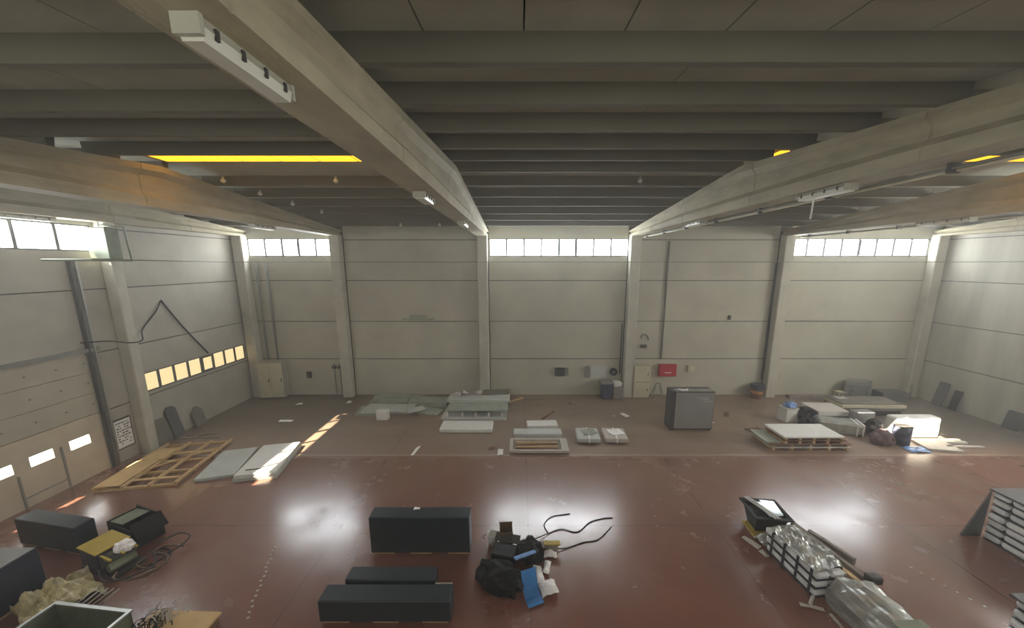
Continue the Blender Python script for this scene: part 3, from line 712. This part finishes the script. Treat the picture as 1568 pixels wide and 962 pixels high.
for b in ((-.16, .16, -.16, -.145, 0, .5), (-.16, .16, .145, .16, 0, .55), (-.16, -.145, -.145, .145, 0, .5), (.145, .16, -.145, .145, 0, .5), (-.145, .145, -.145, .145, 0, .01)): sub('side', t, 'cardboard', *b)
t = empty('white_bucket', (-.68, 7.72, 0), 0, 'small white bucket left of the brown cardboard box', 'bucket')
bm = newbm(); lathe(bm, [(.1, 0), (.13, .3), (.11, .3), (.09, .04)], n=16); fin('body', bm, 'white', t, smooth=True)
bm = newbm(); tube(bm, [(-.14, 0, .28), (-.24, 0, .22), (-.2, 0, .14)], .008, 5, True); fin('handle', bm, 'darkmetal', t)
t = empty('blue_sheet', (.27, 6.28, 0), math.radians(18), 'bright blue foam sheet folded upwards at the front of the junk pile', 'sheet')
bm = newbm(); rings = [(-.34, .30), (-.12, .05), (.0, .02), (.26, .0)]
prof = [(-.12, .42), (-.06, .12), (.0, .015), (.12, .01), (.3, .03)]
bm = newbm(); P = []
loft(bm, [[(x, -y + dx, z) for y, z in ((-.28, .40), (-.12, .08), (.02, .0), (.24, .03))] + [(x, -y + dx, z + .02) for y, z in ((.24, .03), (.02, .0), (-.12, .08), (-.28, .40))] for x, dx in ((-.17, 0), (.17, .02))])
fin('fold', bm, 'blue', t)
t = flat_panel('blue_strip', .12, 6.93, .52, .12, .45, .03, 24, 'bluebag', 'pale blue strip lying across the black bags', 'strip')
t.location.z = .40; t.rotation_euler.x = -.25
bm = crumple(.38, .4, 8, 8, .1, 3, dome=.16); tag(fin('paper_sheet', bm, 'paper', loc=(.62, 6.44, 0), rz=.2), 'large crumpled white paper at the front right of the junk pile', 'paper')
for i, (x, y, a, b, r, l) in enumerate([(.42, 6.8, .2, .5, .1, 'upright white paper strip between the bags'), (.62, 6.95, .14, .4, -.2, 'narrow white paper strip right of the round black bag'), (.7, 7.35, .42, .2, 0, 'white crumpled paper under the olive board'), (.25, 6.62, .36, .26, .5, 'white scrap between the large black bag and crumpled paper'), (.5, 7.62, .5, .16, .1, 'pale scrap at the back of the junk pile')]):
    bm = crumple(a, b, 7, 7, .09, i + 6, dome=.08); tag(fin('paper_sheet', bm, 'paper', loc=(x, y, 0), rz=r), l, 'paper')
flat_panel('olive_board', .78, 7.48, .4, .14, .26, .035, 2, 'yellow', 'small olive board lying on the white scraps', 'board').location.z = .22
tag(sub('small_carton', None, 'greywood', .62, .92, 7.42, 7.56, .0, .22), 'small grey carton under the olive board', 'carton')
wire('long_cable', [(.35, 7.75, .1), (.75, 8.05, .02), (1.1, 8.2, .02), (1.5, 8.1, .015), (1.9, 8.45, .02), (2.3, 8.6, .015), (2.55, 8.62, .015)], .013, 'cable', 'black cable snaking right from the junk pile, upper one', 'cable')
wire('long_cable', [(.8, 7.5, .1), (1.1, 7.55, .02), (1.6, 7.75, .015), (2.0, 7.85, .015), (2.45, 8.3, .015)], .013, 'cable', 'black cable snaking right from the junk pile, lower one', 'cable')
wire('long_cable', [(.75, 8.05, .02), (.65, 8.35, .02), (.85, 8.65, .02), (1.2, 8.75, .015), (1.4, 8.78, .015)], .012, 'cable', 'short black cable looping up from the junk pile', 'cable')

# ---------------------------------------------------------------- sheet piles by the back wall
def sheets(rows):
    for (x, y, w_, d, z, th, r, m, lab) in rows: flat_panel('loose_sheet', x, y, w_, d, z, th, r, m, lab, 'sheet', 0)
sheets([
    (-6.3, 17.35, 2.4, .4, .0, .22, 0, 'green_grey', 'long grey green sheet against the back wall left of the other sheets'),
    (-6.55, 16.8, 1.9, .5, .0, .16, 2, 'green_grey', 'grey green sheet behind the broad front one'),
    (-6.45, 15.85, 2.4, 1.0, .0, .10, 5, 'green_grey', 'bottom sheet of the left sheet pile'),
    (-6.25, 15.9, 2.3, .95, .1, .05, -3, 'grey', 'broad grey green sheet on top of the left pile, sunstreak at its corner'),
    (-4.5, 16.7, 1.9, .8, .0, .24, -4, 'green_grey', 'grey green sheet stack left of the long trestle panels'),
    (-4.3, 15.75, 1.2, .7, .0, .07, -16, 'green_grey', 'skewed grey sheet between the two sheet piles'),
    (-4.9, 15.6, .8, .45, .155, .06, 35, 'grey', 'small pointed pale sheet sticking out of the left pile')])
o = empty('folded_panel', (-6.18, 15.1, 0), 0, 'small white folded panel standing in front of the left sheet pile', 'panel')
sub('face', o, 'white', -.26, .26, -.28, -.02, 0, .42, bevel=.01); sub('wing', o, 'grey', .26, .7, -.12, .1, .34, .38)
t = empty('panel_rack', (-2.1, 15.6, 0), 0, 'long low rack with short posts carrying pale panels', 'rack')
for x in (-1.2, -.5, .1, .7, 1.3):
    sub('post', t, 'pink_grey', x - .04, x + .04, -.7, -.6, .1, .32); sub('post', t, 'pink_grey', x - .04, x + .04, .2, .3, .1, .32)
sub('lower_panel', t, 'grey', -1.45, 1.5, -.75, .4, 0, .1, bevel=.01)
flat_panel('long_sheet', -1.95, 15.7, 2.8, 1.2, .32, .05, 0, 'green_grey', 'thin grey green panel lying on the low rack')
flat_panel('long_sheet', -2.0, 16.45, 3.0, .9, .37, .12, 0, 'grey', 'thick pale panel topmost on the low rack').location.z = .37
flat_panel('long_sheet', -2.0, 16.7, 3.0, .35, .0, .37, 0, 'green_grey', 'grey green block supporting the topmost rack panel')
flat_panel('loose_sheet', -1.2, 17.0, 1.3, .6, .49, .05, 3, 'slateg', 'dark grey sheet on the rack in front of the second column', 'sheet', 0).location.z = .49
flat_panel('white_slab', -2.25, 14.05, 2.2, .85, .0, .16, 0, 'white', 'white slab lying alone in front of the low rack', 'slab', .02)
for i, (x, y, s) in enumerate([(-2.75, 16.7, .16), (-2.1, 16.75, .2), (-3.1, 16.6, .12)]):
    bm = crumple(.4, .3, 6, 6, s, i + 20, dome=.12); tag(fin('scrap', bm, 'pink_grey', loc=(x, y, .49)), 'crumpled pale scrap on the topmost rack panel, %s' % ('middle of three', 'largest, on the right', 'smallest, on the left')[i], 'scrap')
flat_panel('plank', -.2, 17.2, .9, .12, 0, .06, 40, 'wood', 'brown plank leaning flat beside the rack', 'plank')
flat_panel('plank', .75, 17.3, 1.0, .12, 0, .05, 4, 'greywood', 'grey plank beside the second column base', 'plank')
# middle pallet
t = empty('wooden_pallet', (.72, 12.4, 0), 0, 'pale rimmed pallet holding brown battens right of centre', 'pallet')
for b in ((-1.1, 1.1, -.48, -.38), (-1.1, 1.1, .38, .48), (-1.1, -.98, -.38, .38), (.85, 1.1, -.38, .38)): sub('rim', t, 'pink_grey', *b, .06, .16)
sub('deck', t, 'greywood', -.98, .85, -.38, .38, .06, .09)
for a in (-.95, 0, .95): sub('block', t, 'brownwood', a - .1, a + .1, -.42, .42, 0, .06)
for i, a in enumerate((-.25, -.1, .05, .2)):
    o = flat_panel('batten', .65, 12.4 + a, 1.6, .07, .09, .05, (-3, 2, 4, -1)[i], 'wood' if i % 2 else 'brownwood', '%s batten in the pallet' % ('dark brown front', 'pale second', 'dark brown third', 'pale rear')[i], 'batten', 0)
flat_panel('white_slab', .72, 13.35, 1.95, .5, .0, .22, 0, 'grey', 'pale slab just behind the pallet of battens', 'slab', .02)
flat_panel('white_slab', .95, 14.15, 1.3, .55, .0, .2, 3, 'white', 'smaller white slab behind the pallet, farthest one', 'slab', .02)
wire('stick', [(1.0, 14.9, .02), (1.6, 15.7, .04)], .04, 'brownwood', 'brown stick lying behind the smaller white slab', 'stick', False)
for i, (x, m_, l) in enumerate(((2.72, 'grey', 'small greenish wrapped bale right of the pallet'), (3.8, 'pink_grey', 'small pinkish wrapped bale, farthest right'))):
    t = empty('small_bale', (x, 13.15, 0), math.radians(-3), l, 'bale')
    sub('wrapping', t, m_, -.46, .44, -.48, .46, .06, .24, bevel=.03)
    for a in (-.3, .3): sub('runner', t, 'greywood', a - .06, a + .06, -.42, .42, 0, .06)
    sub('tape', t, 'paper', -.02, .04, -.482, .462, .055, .243)
    bm = crumple(.6, .5, 8, 8, .05, i + 90); fin('torn_film', bm, 'paper' if i else 'green_grey', t, loc=(.05, .05, .242), rz=.3)
for i, (x, y, a, b, m_, l, c) in enumerate([(-.72, 12.05, .2, .4, 'paper', 'small upright white scrap left of the pallet', 'scrap'), (-1.05, 12.4, .35, .14, 'brownwood', 'brown scrap left of the pallet', 'scrap'),
        (-3.9, 12.15, .6, .12, 'paper', 'white strip lying on the pale floor seam', 'scrap'), (4.85, 15.3, .45, .22, 'paper', 'white paper on the floor before the crate', 'paper'),
        (4.3, 15.2, .14, .12, 'paper', 'tiny white scrap left of the white paper', 'scrap'), (8.32, 14.6, .42, .35, 'paper', 'white paper beside the grey cabinet', 'paper'),
        (9.6, 15.4, .5, .2, 'brownwood', 'brown rag on the floor behind the front sheet stack', 'rag'), (9.9, 13.9, .3, .7, 'brownwood', 'dark brown rag on the floor right of the grey cabinet', 'rag'), (2.6, 16.7, .35, .22, 'greywood', 'small grey scrap before the wall boxes', 'scrap'),
        (-10.4, 14.7, .6, .2, 'paper', 'white scrap on the dark floor by the left corner', 'scrap'), (-11.0, 16.6, .3, .2, 'paper', 'small pale scrap before the corner cabinet', 'scrap'), (-8.65, 16.9, .25, .2, 'paper', 'tiny pale scrap at the first column foot', 'scrap')]):
    bm = crumple(a, b, 5, 5, .05, i + 30, dome=.03); tag(fin(c if c != 'paper' else 'paper_sheet', bm, m_, loc=(x, y, 0), rz=i * .7), l, c)

# ---------------------------------------------------------------- grey steel cabinet
t = empty('steel_cabinet', (7.2, 14.13, 0), 0, 'large grey metal cabinet with black edges standing alone near the back', 'cabinet')
sub('shell', t, 'darkmetal', -.9, .88, -.29, .3, .04, 1.72, bevel=.02)
d_ = sub('door', t, 'dullsteel', -.74, .84, -.32, -.29, .1, 1.68, bevel=.01)
sub('top_sheet', t, 'dullsteel', -.74, .84, -.29, .05, 1.72, 1.73)
for a in (-.8, .78): sub('foot', t, 'black', a - .06, a + .06, -.26, .26, 0, .04)
bm = crumple(.4, .2, 6, 6, .07, 41, dome=.05); tag(fin('paper_sheet', bm, 'paper', loc=(6.75, 13.95, 1.73), rz=-.5), 'crumpled white paper on top of the grey metal cabinet', 'paper')
for i, (a, b, w_) in enumerate(((.1, 1.45, .5), (.3, 1.38, .35), (.45, 1.3, .3))):
    sub('smudge', d_, 'paper', a, a + w_, -.3225, -.32, b, b + .012)

# ---------------------------------------------------------------- right rear pile
def layered(x, y, r, lab, layers, cat='stack'):
    t = empty('board_stack', (x, y, 0), math.radians(r), lab, cat); z = 0
    for (nm, w_, d, th, dx, dy, m) in layers:
        if nm == 'stud':
            for a in range(5): sub('stud', t, m, -w_ / 2 + (w_ - .1) * a / 4 + dx, -w_ / 2 + (w_ - .1) * a / 4 + .1 + dx, -d / 2, d / 2, z, z + th)
        else: sub(nm, t, m, -w_ / 2 + dx, w_ / 2 + dx, -d / 2 + dy, d / 2 + dy, z, z + th, bevel=.004)
        z += th
    return t
t = layered(10.95, 12.75, 0, 'front stack of boards on studded pallets topped by a pale sheet', [
    ('stud', 2.9, 1.05, .10, 0, 0, 'wood'), ('board', 3.0, 1.1, .03, 0, 0, 'pink_grey'), ('stud', 2.9, 1.0, .10, 0, 0, 'wood'), ('board', 3.0, 1.1, .03, .0, 0, 'brownwood'),
    ('stud', 2.2, 1.0, .11, .1, 0, 'wood'), ('board', 2.35, 1.05, .03, .12, 0, 'brownwood'), ('stud', 2.2, 1.0, .07, .1, 0, 'wood'), ('board', 2.3, 1.0, .04, .08, .0, 'pink_grey'), ('board', 2.25, 1.1, .05, .05, .0, 'white')])
bm = newbm(); box(bm, -.28, .26, -.5, .5, 0, .05); tag(fin('green_panel', bm, 'green_grey', loc=(9.58, 12.8, .262), rz=.0), 'greenish panel on the left end of the front stack', 'panel')
t = empty('plastic_crate', (11.98, 14.85, 0), math.radians(6), 'pale grey crate under the light blue bag', 'crate')
sub('body', t, 'white', -.28, .28, -.25, .25, 0, .6, bevel=.02); sub('lid', t, 'pink_grey', -.3, .3, -.27, .27, .6, .63)
bm = blob(.26, .22, .15, 5, .3, 2); tag(fin('blue_bag', bm, 'bluebag', loc=(12.05, 14.85, .63)), 'light blue plastic bag on the pale crate', 'bag')
t = empty('black_roll', (12.64, 14.6, 0), 0, 'black round roll standing right of the pale crate', 'roll')
bm = newbm(); lathe(bm, [(.18, -.2), (.33, -.2), (.36, -.1), (.36, .1), (.33, .2), (.18, .2), (.16, 0), (.18, -.2)], n=20)
bmesh.ops.rotate(bm, verts=bm.verts, matrix=Matrix.Rotation(PI / 2, 3, 'X')); bmesh.ops.translate(bm, verts=bm.verts, vec=(0, 0, .36)); fin('rim', bm, 'black', t)
bm = newbm(); lathe(bm, [(.05, -.1), (.17, -.05), (.17, .05), (.05, .1)], n=14); bmesh.ops.rotate(bm, verts=bm.verts, matrix=Matrix.Rotation(PI / 2, 3, 'X')); bmesh.ops.translate(bm, verts=bm.verts, vec=(0, 0, .36)); fin('core', bm, 'dullsteel', t)
layered(13.75, 14.98, -3, 'pinkish slabs stacked behind the black roll', [('slab', 1.3, 1.0, .16, 0, 0, 'slate'), ('slab', 1.35, 1.1, .13, .03, 0, 'white'), ('slab', 1.3, 1.0, .09, 0, .02, 'slate'), ('slab', 1.35, 1.1, .14, .0, 0, 'white'), ('slab', 1.35, 1.08, .04, .0, .02, 'pink_grey')])
layered(16.2, 15.75, -2, 'long olive grey sheets stacked near the right corner', [('sheet', 2.7, .9, .26, 0, 0, 'black'), ('sheet', 2.75, 1.0, .14, 0, 0, 'slateg'), ('sheet', 2.85, 1.05, .14, .05, 0, 'cream'), ('sheet', 2.7, 1.0, .05, .0, .03, 'slateg')])
bm = crumple(.5, .3, 6, 6, .08, 51, dome=.06); tag(fin('scrap', bm, 'pink_grey', loc=(15.3, 15.95, .592)), 'pale crumpled scrap on the long olive grey sheets', 'scrap')
t = empty('wrapped_bundle', (13.3, 13.8, 0), math.radians(-22), 'grey film wrapped bundle with white ends behind the front stack', 'bundle')
sub('wrapping', t, 'foil', -.75, .75, -.35, .35, .0, .5, bevel=.07)
for a in (.5, .68): sub('tape', t, 'white', a, a + .06, -.36, .36, .01, .52)
sub('end', t, 'brownwood', .75, .8, -.3, .3, .05, .42)
bm = blob(.38, .3, .36, 9, .3, 2.2); tag(fin('refuse_bag', bm, 'redbag', loc=(14.15, 12.75, 0)), 'dark reddish bag of scraps right of the wrapped bundle', 'bag')
bm = blob(.32, .3, .42, 12, .3, 2.0); tag(fin('refuse_bag', bm, 'black', loc=(14.5, 13.5, 0)), 'black bag behind the reddish bag of scraps', 'bag')
t = empty('steel_drum', (14.85, 12.75, 0), 0, 'dark blue drum standing before the bright white box', 'drum')
bm = newbm(); lathe(bm, [(.27, 0), (.27, .22), (.285, .24), (.27, .26), (.27, .48), (.285, .5), (.27, .52), (.27, .74)], n=22); fin('body', bm, 'drum', t, smooth=True)
bm = newbm(); lathe(bm, [(.28, .74), (.28, .76), (.25, .76), (.24, .745)], n=22); fin('lid', bm, 'darkmetal', t)
tag(sub('white_mattress', None, 'white', 15.0, 16.85, 13.16, 13.6, 0, .86, bevel=.06), 'upright white padded box glaring in a patch of sun', 'box')
bm = blob(.26, .24, .3, 15, .3, 2.2); tag(fin('refuse_bag', bm, 'black', loc=(12.2, 14.05, 0)), 'black bag shape added as shade between the round roll and the front stack', 'bag')  # extra black shape standing in for the shaded gap in the pile
tag(sub('grey_block', None, 'dullsteel', 14.15, 14.95, 13.9, 14.3, 0, .78, bevel=.04), 'grey block behind the dark blue drum', 'block')
for a, (x, y, w_, d, r, m_, l) in enumerate([(16.0, 12.5, 1.15, .75, -10, 'pink_grey', 'flat pinkish board in front of the bright white box'), (17.0, 12.78, .9, .12, -4, 'white', 'thin white batten beyond the pinkish board'), (17.0, 12.42, 1.3, .12, -3, 'pink_grey', 'thin pale batten at the right end of the pinkish board')]):
    flat_panel('flat_board', x, y, w_, d, 0, .07, r, m_, l, 'board', 0)
bm = crumple(.8, .4, 8, 6, .05, 60, dome=.03); tag(fin('blue_film', bm, 'bluebag', loc=(14.95, 12.25, 0)), 'pale blue film at the foot of the dark drum', 'film')
# corrugated roll at the wall
t = empty('sheet_metal_roll', (17.6, 17.5, 0), 0, 'shiny corrugated sheet roll standing against the right end of the back wall', 'roll')
bm = newbm(); n = 40
loft(bm, [[((.62 + .02 * (k % 2)) * math.cos(2 * PI * k / n), (.3 + .015 * (k % 2)) * math.sin(2 * PI * k / n), z) for k in range(n)] for z in (0, .95)]); fin('sheet', bm, 'steel', t)
for z in (.2, .7):
    bm = newbm(); n = 24; loft(bm, [[(.65 * math.cos(2 * PI * k / n), .33 * math.sin(2 * PI * k / n), z + q) for k in range(n)] for q in (0, .04)]); fin('strap', bm, 'dullsteel', t)
flat_panel('slate_sheet', 19.0, 17.2, 1.3, .6, 0, .5, 0, 'slate', 'dark block low against the wall beside the corrugated roll', 'block')
flat_panel('navy_sheet', 17.2, 16.92, 2.2, .2, 0, .3, 0, 'navy', 'dark blue strip in front of the corrugated roll', 'strip')
t = empty('small_stool', (16.45, 17.25, 0), 0, 'small pale yellow stool left of the corrugated roll', 'stool')
for a in (-.12, .12):
    for b in (-.1, .1): sub('leg', t, 'cream', a - .025, a + .025, b - .025, b + .025, 0, .42)
sub('seat', t, 'cream', -.18, .18, -.15, .15, .42, .46)
flat_panel('wood_scrap', 14.9, 17.5, 1.8, .3, 0, .16, 0, 'greywood', 'low brown wood scraps along the back wall left of the stool', 'wood')
wire('floor_post', [(20.15, 17.3, 0), (20.15, 17.3, .75)], .05, 'pipe', 'short grey post at the foot of the right corner column', 'post', False, 8)

# ---------------------------------------------------------------- tub and strapped bundles right of centre
t = empty('black_tub', (6.46, 8.26, 0), math.radians(-6), 'black flared tub holding glass sheets and tubes', 'tub')
bm = newbm(); R4 = lambda a, b, z: [(-a, -b, z), (a, -b, z), (a, b, z), (-a, b, z)]
loft(bm, [R4(.3, .2, .06), R4(.38, .33, .5), R4(.46, .42, .54), R4(.46, .42, .57), R4(.36, .31, .56), R4(.34, .3, .44)], cap=True); fin('body', bm, 'black', t)
sub('base_board', t, 'yellow', -.42, .45, -.42, .2, 0, .05)
for i, (x, y, r, w_) in enumerate(((.05, 0, 5, .36), (.12, .03, -6, .34), (-.02, -.03, 12, .3))):
    bm = newbm(); box(bm, -w_ / 2, w_ / 2, -.27, .27, 0, .008); o = tag(fin('glass_sheet', bm, 'glass'), 'pale glass sheet lying in the black tub, %s' % ('lowest', 'topmost and farthest right', 'middle, turned askew')[i], 'glass')
    o.location = (6.5 + x, 8.26 + y, .572 + (0, .02, .01)[i]); o.rotation_euler = (.0, 0, math.radians(r - 6))
for i in range(3):
    wire('lamp_tube', [(6.15 + i * .06, 8.72, .61), (6.42 + i * .06, 7.84, .61)], .015, 'white', 'white tube laid across the black tub, %s' % ('left one', 'middle one', 'right one')[i], 'tube', False, 6)
# strapped packs of profiles
random.seed(5)
t = empty('strapped_bundle', (6.42, 6.95, 0), math.radians(6), 'three tier bundle of grey profiles bound with dark straps', 'bundle')
for tier in range(3):
    for k in range(2):
        bm = newbm(); box(bm, -.34 + k * .34, -.02 + k * .34, -.68, .62 + .05 * tier, tier * .2 + .03, tier * .2 + .185); fin('profile_pack', bm, 'bale', t, bevel=.05)
    sub('spacer', t, 'strap', -.33, .3, -.66, .6, tier * .2, tier * .2 + .03)
for y in (-.55, -.22, .12, .45):
    for b in ((-.36, -.34, 0, .6), (.33, .35, 0, .6)): sub('strap', t, 'strap', b[0], b[1], y - .025, y + .025, b[2], b[3])
    sub('strap', t, 'strap', -.36, .35, y - .025, y + .025, .59, .605)
bm = crumple(.75, 1.3, 14, 18, .08, 70); tag(fin('loose_film', bm, 'foil', loc=(6.42, 6.95, .606), rz=.1), 'crinkled grey film on top of the strapped bundle', 'film')
bm = crumple(.6, .32, 12, 8, .12, 71, dome=.25); tag(fin('loose_film', bm, 'foil', loc=(6.3, 7.76, 0), rz=.05), 'crinkled grey film heap between the tub and the strapped bundle', 'film')
t = empty('film_wrapped_block', (6.88, 5.45, 0), math.radians(4), 'large block wrapped in folded grey film at the lower right', 'bundle')
bm = newbm(); ys = [-.85, -.55, -.2, .2, .6, .78]
loft(bm, [[(-.48 + .03 * math.sin(y * 9), y, 0), (.48, y, 0), (.5, y, .34 + .03 * math.sin(y * 7)), (.3, y, .56 - (.15 if y > .7 else 0)), (.0, y, .62 - (.12 if y > .7 else 0)), (-.3, y, .54), (-.5, y, .36)] for y in ys])
bmesh.ops.subdivide_edges(bm, edges=bm.edges[:], cuts=4, use_grid_fill=True)
for v in bm.verts:
    if v.co.z > .03: v.co += v.co.normalized() * (.05 * noise.noise(v.co * 4) + .03 * noise.noise(Vector((v.co.x * 14, v.co.y * 2, v.co.z * 14))))
fin('wrapping', bm, 'foil', t)
bm = newbm(); loft(bm, [[(-.28, y, .62), (.26, y, .60), (.3, y, .63), (-.3, y, .66)] for y in (-.8, -.2)]); fin('top_board', bm, 'greenmetal', t)
for i, (p, q, m_, l) in enumerate([((7.1, 8.2), (7.55, 5.9), 'wood', 'pale long plank along the right side of the bundles'), ((7.3, 8.35), (7.62, 6.6), 'greywood', 'grey long plank right of the pale one'), ((6.95, 8.1), (7.2, 6.7), 'pink_grey', 'pinkish batten beside the strapped bundle'), ((7.66, 6.9), (7.68, 4.9), 'brownwood', 'dark brown plank at the far right of the bundles'), ((7.5, 6.2), (7.53, 4.95), 'wood', 'pale board between the wrapped block and the dark plank'), ((7.47, 8.02), (7.8, 7.1), 'greywood', 'short grey batten at the right edge of the planks')]):
    d = Vector((q[0] - p[0], q[1] - p[1])); o = flat_panel('plank', (p[0] + q[0]) / 2, (p[1] + q[1]) / 2, d.length, .1, 0, .09 + .03 * (i % 3), math.degrees(math.atan2(d.y, d.x)), m_, l, 'plank', 0)
for i, (x, y, a, b, r) in enumerate([(5.82, 7.75, .16, .4, .5), (5.95, 6.05, .4, .07, -.3), (6.08, 6.2, .3, .06, .7), (5.9, 7.4, .12, .2, .2), (6.2, 5.75, .06, .3, 0)]):
    bm = crumple(a, b, 5, 5, .04, i + 80, dome=.03); tag(fin('debris_piece', bm, 'pink_grey', loc=(x, y, 0), rz=r), 'broken pale piece on the floor %s' % ('left of the black tub', 'at the front foot of the strapped bundle, long one', 'beside the strapped bundle foot, tilted one', 'left of the film heap, small one', 'beside the wrapped block')[i], 'debris')
tag(sub('motor_block', None, 'darkmetal', 7.5, 7.78, 6.42, 6.62, .12, .3, bevel=.03), 'dark round ended block lying on the planks', 'block')

# ---------------------------------------------------------------- insulation stacks at the right
def ins_stack(x, y, w_, d, n, th, lab, r=0):
    t = empty('insulation_stack', (x, y, 0), math.radians(r), lab, 'stack')
    for k in range(n):
        z = k * th; s = random.uniform(-.03, .03)
        sub('bale', t, 'bale', s, w_, d - .32, d, z + .02, z + th - .015, bevel=.05)
        j = random.uniform(.9, 1.3)
        sub('bale', t, 'bale', s, w_, d - .34 - j, d - .34, z + .02, z + th - .015, bevel=.05)
        sub('bale', t, 'bale', s, w_, .0, d - .36 - j, z + .02, z + th - .015, bevel=.05)
        sub('spacer', t, 'strap', .02, w_ - .02, .02, d - .02, z, z + .015)
    sub('cover', t, 'slate', -.04, w_ + .02, -.02, d + .04, n * th - .015, n * th + .03)
    return t
ins_stack(11.85, 5.2, 1.6, 2.75, 7, .19, 'tall stack of strapped white insulation bales at the right edge')
ins_stack(8.92, 3.0, 1.2, 2.38, 5, .2, 'nearer stack of white insulation bales in the lower right corner')
bm = newbm(); loft(bm, [[(0, 0, 0), (.5, 0, 0), (.5, 0, 1.25)], [(0, .04, 0), (.5, .04, 0), (.5, .04, 1.25)]]); tag(fin('dark_gusset', bm, 'slate', loc=(11.42, 8.0, 0), rz=.0), 'dark triangular board leaning behind the tall bale stack', 'board')
# dotted chips in the floor paint
for j, (p, q, n) in enumerate((((-6.1, 7.6), (-5.4, 5.7), 16), ((9.0, 7.0), (9.6, 5.9), 7))):
    bm = newbm()
    for i in range(n):
        x = p[0] + (q[0] - p[0]) * i / n + random.uniform(-.03, .03); y = p[1] + (q[1] - p[1]) * i / n; box(bm, x, x + .05, y, y + .04, -.001, .004)
    o = tag(fin('floor_chips', bm, 'pink_grey'), ('dotted line of pale chips in the red floor left of the charcoal boxes', 'dotted line of pale chips in the floor before the bale stacks')[j], 'chips'); o['kind'] = 'stuff'

# ---------------------------------------------------------------- dusty air filling the hall
hm = bpy.data.materials.new('dusty air'); hm.use_nodes = True; nt = hm.node_tree
nt.nodes.remove(nt.nodes['Principled BSDF'])
vs_ = nt.nodes.new('ShaderNodeVolumeScatter'); vs_.inputs['Color'].default_value = (1.0, .985, .95, 1); vs_.inputs['Density'].default_value = HAZE; vs_.inputs['Anisotropy'].default_value = .35
nt.links.new(vs_.outputs[0], nt.nodes['Material Output'].inputs['Volume'])
bm = newbm(); box(bm, XL - .6, XR + .6, YF - .6, YB + .6, -.5, 10.4)
hz = fin('haze', bm, hm); hz['kind'] = 'stuff'; hz['label'] = 'thin dusty haze filling the air of the hall'; hz['category'] = 'haze'
